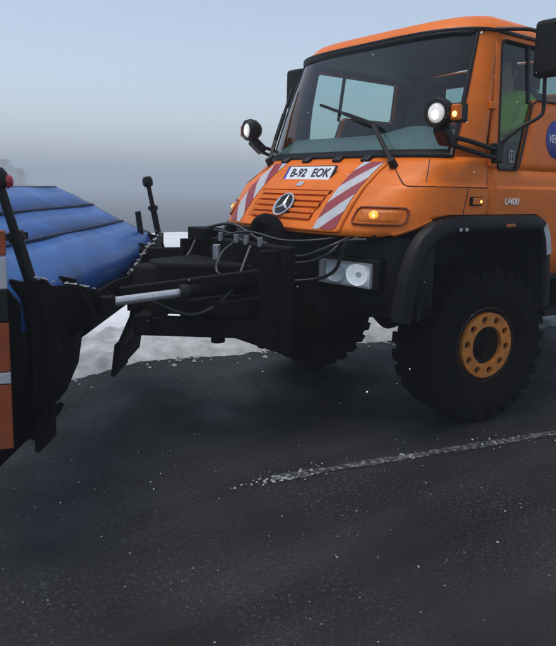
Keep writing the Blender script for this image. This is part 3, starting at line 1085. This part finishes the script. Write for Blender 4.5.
# ------------------------------------------------------------------ wheels
TR = .56
def make_ring_mesh():
    cu = bpy.data.curves.new('ring', 'CURVE')
    cu.dimensions = '2D'
    cu.fill_mode = 'BOTH'
    cu.extrude = .014
    cu.bevel_depth = .003
    def circ(cx, cy, r, n):
        sp = cu.splines.new('POLY')
        sp.points.add(n-1)
        for i in range(n):
            an = 2*PI*i/n
            sp.points[i].co = (cx+math.cos(an)*r, cy+math.sin(an)*r, 0, 1)
        sp.use_cyclic_u = True
    circ(0, 0, .232, 60)
    circ(0, 0, .140, 48)
    for k in range(10):
        an = 2*PI*(k+.35)/10
        circ(math.cos(an)*.188, math.sin(an)*.187, .0285, 16)
    return curve_mesh(cu, 'ring')
ring_me = make_ring_mesh()
ring_me.transform(Matrix.Rotation(R(-90), 4, 'X'))      # faces +y
ring_me.materials.clear(); ring_me.materials.append(WHEELORANGE)
def wheel_parts():
    """meshes for a left-hand wheel, origin at the tyre centre, outer face towards +y"""
    parts = {}
    tw = .195
    prof = [(.262, -.15), (.30, -.175), (.40, -.20), (.48, -.195), (.525, -.18), (.535, -.15), (.54, 0), (.535, .15), (.525, .18), (.48, .195), (.455, .199), (.45, .203), (.44, .203), (.435, .199), (.40, .20), (.372, .198), (.368, .203), (.358, .203), (.354, .195), (.335, .19), (.318, .183), (.314, .187), (.306, .185), (.30, .175), (.27, .165), (.262, .15)]
    g = G().lathe(prof, (0, 0, 0), (0, 1, 0), 64)
    nl = 26
    for k in range(nl):
        for sd_, ph in ((1, 0), (-1, .5)):
            an = 2*PI*(k+ph)/nl
            da = 2*PI/nl*.30
            def pt(a, r, y): return Vector((math.cos(a)*r, y, math.sin(a)*r))
            tilt = .35*2*PI/nl*sd_
            v = []
            for (a0, y0) in ((an-da, .205*sd_), (an+da, .205*sd_), (an+da+tilt, .02*sd_), (an-da+tilt, .02*sd_)):
                v.append(pt(a0, .525, y0*.98)); 
            for (a0, y0, r0) in ((an-da*.8, .198*sd_, .552), (an+da*.8, .198*sd_, .552), (an+da*.8+tilt, .025*sd_, .562), (an-da*.8+tilt, .025*sd_, .562)):
                v.append(pt(a0, r0, y0))
            g.add(v, [(0, 1, 2, 3), (4, 7, 6, 5), (0, 4, 5, 1), (1, 5, 6, 2), (2, 6, 7, 3), (3, 7, 4, 0)])
            # shoulder block running down the side wall
            v = []
            for (a0, r0, y0) in ((an-da, .535, .19), (an+da, .535, .19), (an+da*.8, .475, .195), (an-da*.8, .475, .195), (an-da*.9, .54, .207), (an+da*.9, .54, .207), (an+da*.7, .48, .207), (an-da*.7, .48, .207)):
                v.append(pt(a0, r0, y0*sd_))
            g.add(v, [(0, 1, 2, 3), (4, 7, 6, 5), (0, 4, 5, 1), (1, 5, 6, 2), (2, 6, 7, 3), (3, 7, 4, 0)])
    parts['tyre'] = g
    g = G().lathe([(.262, -.15), (.275, .165), (.268, .172), (.262, .16), (.250, .10), (.245, .04), (.15, .03), (.0, .03)], (0, 0, 0), (0, 1, 0), 48)
    parts['rim'] = g
    g = G().lathe([(0, .085), (.07, .085), (.085, .075), (.125, .06), (.135, .03)], (0, 0, 0), (0, 1, 0), 32)
    for k in range(8):
        an = 2*PI*k/8
        g.lathe([(0, .10), (.011, .10), (.012, .06)], (math.cos(an)*.105, 0, math.sin(an)*.105), (0, 1, 0), 6)
    parts['hub'] = g
    return parts
wp = wheel_parts()
DARKRIM = mat('dark_rim_paint', (0.05, 0.018, 0.006), 0.55, dirt=0.8, dirtcol=(0.02, 0.016, 0.014), dscale=14)
proto = {}
def place_wheel(x, y, rz, flip):
    root = empty('wheel', (x, y, TR))
    root.rotation_euler = (0, R(17), rz+(PI if flip else 0))
    root.rotation_mode = 'XYZ'
    root.parent = truck
    for nm, m, sm in (('tyre', RUBBER, 30), ('rim', DARKRIM, 40), ('hub', DARKSTEEL, 40)):
        if nm not in proto:
            o = wp[nm].out(nm, m, root, sm)
            proto[nm] = o.data
        else:
            o = bpy.data.objects.new(nm, proto[nm]); C.objects.link(o); o.parent = root
    o = bpy.data.objects.new('wheel_ring', ring_me)
    C.objects.link(o); o.parent = root
    o.location = (0, .165, 0)
STEER = R(-9)
place_wheel(-.03, .872, STEER, False)
place_wheel(-.03, -.872, STEER, True)
place_wheel(-3.08, .845, 0, False)
place_wheel(-3.08, -.845, 0, True)

# body behind the cab (gritter hopper and deck), beyond the right edge of the view
g = G().box((-3.0, 0, 1.16), (3.2, 2.2, .16))
dk = g.out('deck', DARKSTEEL, truck, None, .01)
g = G()
g.prism([(-1.6, -1.05, 2.5), (-1.6, 1.05, 2.5), (-1.6, .55, 1.26), (-1.6, -.55, 1.26)], (-2.8, 0, 0))
hp = g.out('hopper', ORANGE, truck, None, .02)
for x in (-1.9, -2.6, -3.3, -4.0):
    for sgn in (1, -1):
        G().bar((x, sgn*.57, 1.27), (x, sgn*1.07, 2.5), .05, .04, (1, 0, 0)).out('hopper_rib', ORANGE, hp)
for sgn in (1, -1):
    g = G().box((-3.08, sgn*.86, 1.215), (1.3, .44, .02))
    G().box((-1.75, sgn*.88, .80), (.9, .34, .40)).out('side_locker', BLACK, truck, None, .03)
    G().box((-.86, sgn*.96, .72), (.34, .20, .05)).out('cab_step', BLACK, truck, None, .01)
    G().box((-.86, sgn*.96, 1.0), (.34, .16, .05)).out('cab_step', BLACK, truck, None, .01)

# ------------------------------------------------------------------ lamps, mirrors, wipers
for sgn in (1, -1):
    f_ = lambda x, y, z: Vector((x, sgn*y, z))
    c_ = f_(.655, 1.025, 2.115)
    ax = Vector((.97, sgn*.12, -.05)).normalized()
    lamp = G().lathe([(.061, .002), (.068, .014), (.084, .012), (.088, .0), (.096, -.03), (.085, -.075), (.055, -.115), (0, -.125)], c_, ax, 28).out('work_lamp', TRIM, truck, 50)
    G().lathe([(0, .018), (.030, .016), (.052, .010), (.060, .002), (.062, -.004)], c_, ax, 28).out('lamp_glass', LAMPLIT, lamp, 60)
    G().lathe([(0, .004), (.022, 0)], c_+ax*.020+Vector((0, 0, -.012)), ax, 14).out('lamp_bulb', BULB, lamp)
    ic = c_+Vector((-.075, sgn*.105, .0))
    Mi = frame_mat(ic, (-.3*1, sgn*.95, 0), (0, 0, 1))
    G().box(ic-Vector((.012, 0, 0)), (.09, .075, .115)).out('lamp_indicator_housing', TRIM, lamp, None, .012)
    iz = G().box(ic+Vector((.030, sgn*.012, 0)), (.035, .070, .095)).out('lamp_indicator', AMBERLENS if sgn > 0 else REDLENS, lamp, None, .012)
    if sgn > 0:
        G().lathe([(0, .012), (.013, .006), (.017, 0)], ic+Vector((.048, .016, -.012)), (.8, .55, 0), 14).out('indicator_bulb', AMBERLIT, lamp, 60)
    br = G().bar(c_+Vector((-.05, 0, -.08)), f_(.50, 1.0, 1.94), .07, .10, (0, 1, 0)).out('lamp_bracket', TRIM, lamp, None, .015)
    G().tube(smoothpath([f_(.54, 1.01, 1.985), f_(.38, 1.05, 1.965), f_(.20, 1.085, 1.93), f_(.09, 1.085, 1.915)], 5), .015, 8).out('bracket_arm', TRIM, lamp, 60)
    G().tube(smoothpath([f_(.50, 1.01, 1.935), f_(.36, 1.05, 1.905), f_(.22, 1.085, 1.875), f_(.09, 1.085, 1.865)], 5), .015, 8).out('bracket_arm', TRIM, lamp, 60)
    G().box(f_(.075, 1.07, 1.895), (.075, .07, .13)).out('bracket_foot', TRIM, lamp, None, .012)
    # mirror on its hoop
    mir = G().tube(smoothpath([f_(.055, 1.08, 1.90), f_(.05, 1.10, 1.97), f_(-.02, 1.17, 2.06), f_(-.12, 1.245, 2.135), f_(-.145, 1.255, 2.19), f_(-.145, 1.25, 2.32), f_(-.13, 1.245, 2.55), f_(-.08, 1.20, 2.68), f_(.0, .95, 2.72)], 6), .013, 8).out('mirror_arm', TRIM, truck, 60)
    G().box(f_(-.10, 1.31, 2.56), (.09, .22, .36)).out('mirror_housing', BLACK, mir, None, .03)
    G().box(f_(-.148, 1.31, 2.56), (.006, .185, .32)).out('mirror_glass', SILVER, mir)
def wiper(piv, elbow, tip, nm='wiper'):
    w_ = G().bar(piv, elbow, .030, .022).lathe([(0, .03), (.026, .03), (.03, -.03)], piv, (.6, 0, .8), 16).out(nm, TRIM, truck, None, .004)
    d = (Vector(tip)-Vector(elbow))
    G().bar(Vector(elbow)+d*.02, tip, .022, .02).out('wiper_blade', TRIM, w_, None, .003)
    G().bar(elbow, Vector(elbow)+d*.5, .030, .026).out('wiper_bridge', TRIM, w_, None, .004)
def wsp(y, z, off=.03): return Vector((Xat(y, z)+off, y, z))
wiper(wsp(.70, 1.815, .05), wsp(.40, 2.09, .05), wsp(-.24, 2.275, .045))
wiper(wsp(-.74, 1.845, .05), wsp(-.80, 2.03, .05), wsp(-.845, 2.48, .04))

# ------------------------------------------------------------------ snow plow
plow = empty('snow_plow', (0, 0, 0))
tag(plow, 'blue angled snow plow on a black lifting frame before the truck', 'snow plow')
PA = R(38)
PD = Vector((math.sin(PA), math.cos(PA), 0))       # from the far end to the near end
PNv = Vector((math.cos(PA), -math.sin(PA), 0))     # forwards off the mouldboard
PE = Vector((1.38, -1.30, 0))
LEN = 2.95
def pp(l_, u, z): return PE+PD*l_+PNv*u+Vector((0, 0, z))
PROF_UP = [[(.84, 1.59), (.70, 1.53), (.565, 1.46)], [(.55, 1.453), (.42, 1.385), (.315, 1.328)], [(.30, 1.32), (.18, 1.27), (.07, 1.222), (.02, 1.15), (.0, 1.02)]]
for pr in PROF_UP:
    rows_ = []
    for (u, z) in pr:
        rows_.append([pp(LEN*k/24, u+.003*math.sin(k*.9), z+.003*math.sin(k*.6+u*4)) for k in range(25)])
    solid(G().grid(rows_).out('mouldboard_panel', BLUE, plow, 60), .02, 0)
for (u, z) in ((.557, 1.457), (.307, 1.325)):
    G().bar(pp(0, u-.012, z), pp(LEN, u-.012, z), .036, .024).out('mouldboard_rib', mat('rib_blue', (.008, .02, .06), .6, spec=.2) if 'rib_blue' not in MATS else MATS['rib_blue'], plow, None, .006)
G().tube([pp(0, .85, 1.592), pp(LEN, .85, 1.592)], .016, 8).out('mouldboard_lip', TRIM, plow, 60)
# end plates
for l_ in (0, LEN):
    poly = [pp(l_, u, z) for u, z in ((.85, 1.60), (.56, 1.47), (.31, 1.335), (.06, 1.235), (-.01, 1.15), (-.01, .9), (.04, .6), (.14, .42), (.20, .42), (.12, .62), (.07, .9), (.07, 1.13), (.13, 1.20), (.34, 1.29), (.58, 1.42), (.85, 1.57))]
    G().prism(poly, PD*(.018 if l_ else -.018)).out('end_plate', DARKSTEEL, plow)
# lower steel blade and its rubber edge (raised clear of the road)
for a_, b_, pr in ((0, .86, ((.0, 1.02), (-.005, .9), (.03, .68), (.10, .52), (.15, .40))), (.86, 2.12, ((.0, 1.02), (-.005, .9), (.005, .82))), (2.12, LEN, ((.0, 1.02), (-.005, .9), (.03, .68), (.10, .52), (.14, .47)))):
    rows_ = []
    for (u, z) in pr:
        rows_.append([pp(a_+(b_-a_)*k/6, u, z) for k in range(7)])
    solid(G().grid(rows_).out('lower_blade', DARKSTEEL, plow, 60), .02, 0)
for a_, b_, zb_ in ((0.0, .42, .24), (.44, .85, .22), (2.14, 2.52, .40), (2.54, LEN, .39)):
    rows_ = [[pp(l_, u, z) for l_ in (a_, b_)] for u, z in ((.125, .46), (.155, zb_))]
    solid(G().grid(rows_).out('cutting_edge', RUBBER, plow), .03)
# stiffening gussets on the back of the blade
for l_, zt in ((.08, 1.235), (.55, 1.20), (.95, 1.08), (1.40, 1.0), (1.85, 1.06), (2.35, 1.19), (2.87, 1.24)):
    mid_ = .8 < l_ < 2.6
    poly = [pp(l_, .06, zt), pp(l_, -.05, zt-.02), pp(l_, -.15, .98 if mid_ else .92), pp(l_, -.10, .93 if mid_ else .62), pp(l_, .0 if mid_ else .08, .86 if mid_ else .48), pp(l_, .02, .9)]
    G().prism(poly, PD*.02).out('gusset', DARKSTEEL, plow)
def gus_panel(l0, l1, z00, z01, zb):
    poly = [pp(l0, -.06, zb), pp(l1, -.06, zb), pp(l1, -.06, z01), pp((l0+l1)/2, -.07, (z00+z01)/2+.02), pp(l0, -.06, z00)]
    return G().prism(poly, PNv*.02)
gus_panel(.02, .62, 1.235, 1.17, .62).out('back_plate', DARKSTEEL, plow)
gus_panel(.62, 1.25, 1.17, 1.03, .80).out('back_plate', DARKSTEEL, plow)
gus_panel(1.25, 2.0, 1.03, 1.05, .95).out('back_plate', DARKSTEEL, plow)
gus_panel(2.0, 2.72, 1.05, 1.19, .98).out('back_plate', DARKSTEEL, plow)
gus_panel(2.72, 2.93, 1.19, 1.24, .5).out('back_plate', DARKSTEEL, plow)
g = G().prism([(1.46, .42, .84), (1.46, -.52, .84), (1.80, -.62, .84), (2.06, -.22, .84), (2.10, .06, .84), (1.80, .40, .84)], (0, 0, .10))
g.out('swivel_frame', DARKSTEEL, plow, None, .01)
G().prism([(1.50, .30, 1.0), (1.50, -.45, 1.0), (1.95, -.32, 1.0), (2.02, -.05, 1.0)], (0, 0, .14)).out('swivel_cover', DARKSTEEL, plow, None, .02)
G().lathe([(0, .12), (.10, .12), (.12, .10), (.12, -.16), (0, -.16)], (2.0, -.16, 1.0), (0, 0, 1), 20).out('king_pin', DARKSTEEL, plow, 50)
# snow caught on the top rims of the back plates
g = G()
for (l0, l1, z0, z1) in ((.62, 1.25, 1.175, 1.035), (2.0, 2.9, 1.055, 1.24), (.05, .6, 1.24, 1.175)):
    for i in range(70):
        q = random.random()
        if noise.noise(Vector((q*6+l0*3, 0, 0))) < -.08: continue
        crumb(g, pp(l0+(l1-l0)*q, -.055+random.gauss(0, .012), z0+(z1-z0)*q+.012), random.uniform(.004, .013))
o = g.out('caught_snow', SLUSH, plow); o['kind'] = 'stuff'
# marker poles with lamps at both ends
def pole(base, top, red, name='marker_pole'):
    base, top = Vector(base), Vector(top)
    d = top-base
    p = G().tube([base, base+d*.55, base+d*.56, top], [.026, .026, .019, .019], 10).out(name, TRIM, plow, 50)
    G().tube([base+d*.50, base+d*.58], .034, 10).out('pole_clamp', TRIM, p, 50)
    G().bar(base+d*.54-Vector((.05, .03, 0)), base+d*.54+Vector((.05, .03, 0)), .02, .03).out('clamp_bolt', TRIM, p)
    n_ = d.normalized()
    G().lathe([(0, .05), (.03, .045), (.042, .02), (.042, -.02), (.03, -.035), (0, -.035)], top, n_, 16).out('pole_lamp', TRIM, p, 50)
    if red:
        G().lathe([(0, .022), (.02, .018), (.030, .0)], top+Vector((-.034, .012, -.005)), (-.75, .45, 0), 16).out('pole_lamp_lens', REDLENS, p, 50)
pole((1.40, -1.22, 1.20), (1.50, -1.22, 1.655), False)
pole((3.10, .95, 1.15), (3.235, .95, 1.65), True)
G().tube([(1.56, -1.2, 1.12), (1.60, -1.2, 1.42)], .024, 10).out('stop_post', TRIM, plow, 50)
# orange and white marker board hanging from the near end
for i, (z0, z1, m_) in enumerate(((1.36, 1.46, FLAGORANGE), (1.23, 1.36, TAPEWHITE), (1.10, 1.23, TRIM), (.90, 1.10, FLAGORANGE), (.85, .90, TAPEWHITE), (.58, .85, FLAGORANGE))):
    G().box((3.36, 1.10, (z0+z1)/2), (.20, .025, z1-z0-.004), Matrix.Rotation(R(-18), 3, 'Z')).out('marker_board_band', m_, plow, None, .004)
G().box((3.37, 1.06, 1.0), (.05, .03, .92), Matrix.Rotation(R(-18), 3, 'Z')).out('marker_board_post', TRIM, plow)
# lifting frame between plow and truck
hitch = G().box((1.40, -.02, .94), (.09, 1.14, .66)).box((1.34, -.02, .86), (.06, .9, .62)).out('hitch_plate', DARKSTEEL, plow, None, .012)
for y in (-.52, .48):
    G().box((1.50, y, .94), (.16, .05, .62)).out('hitch_cheek', DARKSTEEL, hitch, None, .008)
G().box((1.42, -.45, 1.29), (.16, .24, .09)).out('coupling_block', DARKSTEEL, hitch, None, .01)
G().box((1.22, -.02, .90), (.20, .70, .34)).out('mounting_block', DARKSTEEL, plow, None, .02)
midp = pp(LEN/2, -.18, .8)
for y, l_ in ((-.50, .62), (.46, 2.15)):
    e = pp(min(l_, 1.5), -.14, .76)
    G().bar((1.48, y, .74), e, .08, .12).out('push_arm', DARKSTEEL, plow, None, .008)
    e = pp(min(l_, 1.75), -.12, 1.0)
    G().bar((1.48, y, 1.10), e, .06, .075).out('upper_link', DARKSTEEL, plow, None, .008)
G().bar((1.47, -.50, 1.13), (1.90, -.95, 1.10), .06, .11).out('frame_beam', DARKSTEEL, plow, None, .008)
G().bar((1.47, .46, .66), (1.47, -.52, .66), .08, .10).out('cross_beam', DARKSTEEL, plow, None, .008)
G().bar(pp(.4, -.22, .78), pp(1.6, -.22, .78), .09, .12).out('pivot_beam', DARKSTEEL, plow, None, .008)
# angling ram: black barrel and bright rod
ra, rb = Vector((1.50, .30, 1.02)), Vector((2.52, .32, .985))
k_ = ra+(rb-ra)*.52
ram = G().tube([ra, k_], .046, 14).out('hydraulic_ram', DARKSTEEL, plow, 50)
G().tube([k_-(rb-ra)*.02, k_+(rb-ra)*.03], .052, 14).out('ram_collar', TRIM, ram, 50)
G().tube([k_, rb], .027, 14).out('ram_rod', CHROME, ram, 50)
G().lathe([(.0, .035), (.05, .035), (.05, -.035), (0, -.035)], rb, (0, 0, 1), 18).out('ram_eye', DARKSTEEL, ram, 50)
rc, rd = Vector((1.52, -.1, .55)), Vector((1.55, -.08, 1.24))
ram2 = G().tube([rc, rc+(rd-rc)*.6], .05, 12).out('lifting_ram', DARKSTEEL, plow, 50)
G().tube([rc+(rd-rc)*.6, rd], .028, 12).out('ram_rod', CHROME, ram2, 50)
# black coupling bump in front of the bonnet
G().tube(smoothpath([(1.19, -.10, 1.20), (1.20, -.10, 1.33), (1.20, -.03, 1.395), (1.20, .08, 1.395), (1.20, .14, 1.33), (1.20, .14, 1.18)], 5), .055, 12).out('lifting_hoop', RUBBER, plow, 60)
# hydraulic hoses sagging across the nose
def hose(pts, r=.011):
    G().tube(smoothpath(pts, 8), r, 8).out('hydraulic_hose', HOSE, plow, 60)
hose([(1.42, -.45, 1.33), (1.34, -.2, 1.37), (1.28, .1, 1.26), (1.22, .40, 1.19), (1.16, .66, 1.28), (1.02, .70, 1.34)])
hose([(1.42, -.40, 1.32), (1.40, -.15, 1.31), (1.33, .15, 1.20), (1.24, .42, 1.15), (1.16, .62, 1.22), (1.02, .66, 1.34)], .010)
hose([(1.45, -.30, 1.26), (1.36, .0, 1.33), (1.26, .3, 1.29), (1.14, .55, 1.31), (1.00, .62, 1.345)], .009)
hose([(1.06, .80, 1.34), (1.10, .72, 1.28), (1.08, .62, 1.12), (1.10, .46, 1.04), (1.24, .30, 1.02), (1.40, .25, 1.1)], .012)
hose([(1.05, .86, 1.33), (1.10, .80, 1.325), (1.10, .72, 1.30), (1.06, .64, 1.20)], .009)
hose([(1.46, -.48, 1.28), (1.60, -.42, 1.12), (1.85, -.3, 1.08), (2.0, -.1, .96)], .012)
hose([(1.46, .2, 1.25), (1.7, .34, 1.0), (1.95, .32, .86), (2.2, .2, .95)], .012)
hose([(1.46, .0, 1.26), (1.62, .1, 1.20), (1.75, .25, 1.10), (1.60, .3, 1.06)], .010)
for y in (-.36, -.2, .0, .12, .28):
    G().lathe([(0, .03), (.018, .03), (.02, -.03), (0, -.03)], (1.44, y, 1.285), (0, 0, 1), 10).out('hose_coupling', GREYMET, plow, 50)

# ------------------------------------------------------------------ driver
def skin_mesh(name, pts, edges, m, parent=None, sub=2, root=0):
    me = bpy.data.meshes.new(name)
    me.from_pydata([p[0] for p in pts], edges, [])
    me.materials.append(m)
    o = bpy.data.objects.new(name, me)
    C.objects.link(o)
    if parent: o.parent = parent
    sk = o.modifiers.new('skin', 'SKIN')
    sk.use_smooth_shade = True
    me.skin_vertices[0].data
    for i, p in enumerate(pts):
        r = p[1] if isinstance(p[1], tuple) else (p[1], p[1])
        me.skin_vertices[0].data[i].radius = r
        me.skin_vertices[0].data[i].use_root = (i == root)
    sb = o.modifiers.new('sub', 'SUBSURF')
    sb.levels = sub
    sb.render_levels = sub
    return o
DY = .48
per = empty('person', (-.80, DY, 1.86))
tag(per, 'driver in a bright hi-vis green jacket behind the near side window', 'person')
def L(x, y, z): return (x+.80, y, z-1.86)
# body: pelvis, spine, neck, shoulders, arms, legs
bp = [(L(-.82, 0, 1.96), (.16, .14)), (L(-.84, 0, 2.10), (.16, .13)), (L(-.86, 0, 2.26), (.18, .13)), (L(-.87, 0, 2.37), (.13, .11)), (L(-.86, 0, 2.45), (.065, .065)),
      (L(-.87, .19, 2.36), .075), (L(-.72, .25, 2.14), .062), (L(-.48, .17, 2.08), .048), (L(-.36, .15, 2.13), .038),
      (L(-.87, -.19, 2.36), .075), (L(-.72, -.25, 2.14), .062), (L(-.48, -.17, 2.08), .048), (L(-.36, -.15, 2.13), .038)]
be = [(0, 1), (1, 2), (2, 3), (3, 4), (3, 5), (5, 6), (6, 7), (7, 8), (3, 9), (9, 10), (10, 11), (11, 12)]
skin_mesh('jacket', bp, be, HIVIS, per)
lp = [(L(-.82, 0, 1.94), (.14, .13)), (L(-.78, .10, 1.92), .10), (L(-.36, .12, 1.90), .075), (L(-.22, .12, 1.58), .055), (L(-.10, .12, 1.55), .045),
      (L(-.78, -.10, 1.92), .10), (L(-.36, -.12, 1.90), .075), (L(-.22, -.12, 1.58), .055), (L(-.10, -.12, 1.55), .045)]
skin_mesh('trousers', lp, [(0, 1), (1, 2), (2, 3), (3, 4), (0, 5), (5, 6), (6, 7), (7, 8)], TROUSER, per)
# head as a shaped lathe-like mesh
hv = []; hf = []
hc = Vector(L(-.83, 0, 2.585))
NU, NV = 24, 18
for j in range(NV+1):
    ph = PI*j/NV
    for i in range(NU):
        th = 2*PI*i/NU
        x = math.sin(ph)*math.cos(th); y = math.sin(ph)*math.sin(th); z = math.cos(ph)
        rx, ry, rz = .098, .077, .118
        if z < 0:
            ry *= 1-.28*(-z); rx *= 1-.10*(-z)
        p = Vector((x*rx, y*ry, z*rz))
        if x > .75 and abs(y) < .30 and -.35 < z < .12:      # nose
            p.x += .026*(1-abs(y)/.30)*(1-abs(z+.22)/.36)
        if x > .7 and .02 < z < .28 and .2 < abs(y) < .55:   # eye sockets
            p.x -= .008
        if x > .7 and -.95 < z < -.75: p.x += .012           # chin
        hv.append(hc+p)
for j in range(NV):
    for i in range(NU):
        hf.append((j*NU+i, j*NU+(i+1) % NU, (j+1)*NU+(i+1) % NU, (j+1)*NU+i))
head = obj('head', hv, hf, SKIN, per, 80)
g = G().tube([L(-.86, 0, 2.42), L(-.845, 0, 2.53)], [.055, .052], 14)
g.out('neck', SKIN, head, 60)
for s_ in (1, -1):
    G().lathe([(0, .006), (.010, .003), (.011, 0)], hc+Vector((.083, s_*.031, .012)), (1, s_*.25, 0), 10).out('eye', EYE, head, 60)
    G().lathe([(0, .010), (.018, .008), (.024, -.006), (0, -.01)], hc+Vector((-.005, s_*.078, -.01)), (.3, s_, 0), 12).out('ear', SKIN, head, 60)
G().box(hc+Vector((.090, 0, -.062)), (.012, .044, .009)).out('mouth', mat('lips', (.35, .14, .11), .5), head, None, .003)
hv2 = []; hf2 = []
for j in range(10):
    ph = PI*.62*j/9
    for i in range(NU):
        th = 2*PI*i/NU
        x = math.sin(ph)*math.cos(th); y = math.sin(ph)*math.sin(th); z = math.cos(ph)
        if x > .35: z = max(z, .48+.2*abs(y))
        hv2.append(hc+Vector((x*.105-.006, y*.085, z*.126)))
for j in range(9):
    for i in range(NU):
        hf2.append((j*NU+i, j*NU+(i+1) % NU, (j+1)*NU+(i+1) % NU, (j+1)*NU+i))
obj('hair', hv2, hf2, HAIR, head, 80)
# hands closed on the wheel rim
for s_ in (1, -1):
    hp_ = [(L(-.36, s_*.15, 2.13), .026), (L(-.31, s_*.155, 2.15), (.034, .022)), (L(-.275, s_*.16, 2.155), (.036, .020))]
    hand = skin_mesh('hand', hp_, [(0, 1), (1, 2)], SKIN, per)
    for k in range(4):
        oy = -.030+.020*k
        ln = (.9, 1.0, .95, .78)[k]
        fp = [(L(-.285, s_*(.16+oy), 2.158), .0095), (L(-.285+.045*ln, s_*(.16+oy), 2.150), .009), (L(-.285+.055*ln, s_*(.16+oy), 2.118), .0085), (L(-.285+.025*ln, s_*(.16+oy), 2.105), .008)]
        skin_mesh('finger', fp, [(0, 1), (1, 2), (2, 3)], SKIN, hand, 1)
    fp = [(L(-.31, s_*(.16-.035), 2.145), .011), (L(-.285, s_*(.16-.055), 2.13), .010), (L(-.262, s_*(.16-.055), 2.115), .009)]
    skin_mesh('thumb', fp, [(0, 1), (1, 2)], SKIN, hand, 1)

# ------------------------------------------------------------------ falling snow
g = G()
for i in range(400):
    dist = random.uniform(2.2, 11)**1.0
    px = random.uniform(-60, 620); py = random.uniform(-20, 660)
    if px < 290 and py < 185: continue
    d = pix_dir(px, py)
    p = CAM+d*dist
    if p.z < 0.02: continue
    r = random.choice((.002, .0024, .003, .0036, .005))
    sx = Vector((random.uniform(-1, 1), random.uniform(-1, 1), random.uniform(-1, 1))).normalized()
    v = [p+Vector(q)*r for q in ((1, 0, 0), (-1, 0, 0), (0, 1, 0), (0, -1, 0), (0, 0, 1), (0, 0, -1))]
    v[0] = v[0]+sx*r*random.uniform(0, 2.0)
    g.add(v, [(0, 2, 4), (2, 1, 4), (1, 3, 4), (3, 0, 4), (2, 0, 5), (1, 2, 5), (3, 1, 5), (0, 3, 5)])
o = g.out('falling_snow', FLAKE)
tag(o, 'sparse white snowflakes drifting through the air', 'snowflakes', kind='stuff')

# ------------------------------------------------------------------ haze
if HAZE_DENSITY > 0:
    hz = bpy.data.materials.new('fog')
    hz.use_nodes = True
    n, l = hz.node_tree.nodes, hz.node_tree.links
    n.remove(n['Principled BSDF'])
    pv = n.new('ShaderNodeVolumePrincipled')
    pv.inputs['Color'].default_value = (0.84, 0.92, 1.0, 1)
    pv.inputs['Density'].default_value = HAZE_DENSITY
    pv.inputs['Anisotropy'].default_value = 0.0
    l.new(pv.outputs[0], n['Material Output'].inputs['Volume'])
    o = G().box((0, 0, 4.5), (3200, 3200, 30.0)).out('haze', hz)
    tag(o, 'pale blue fog hanging over the road and hillside', 'fog', kind='stuff')
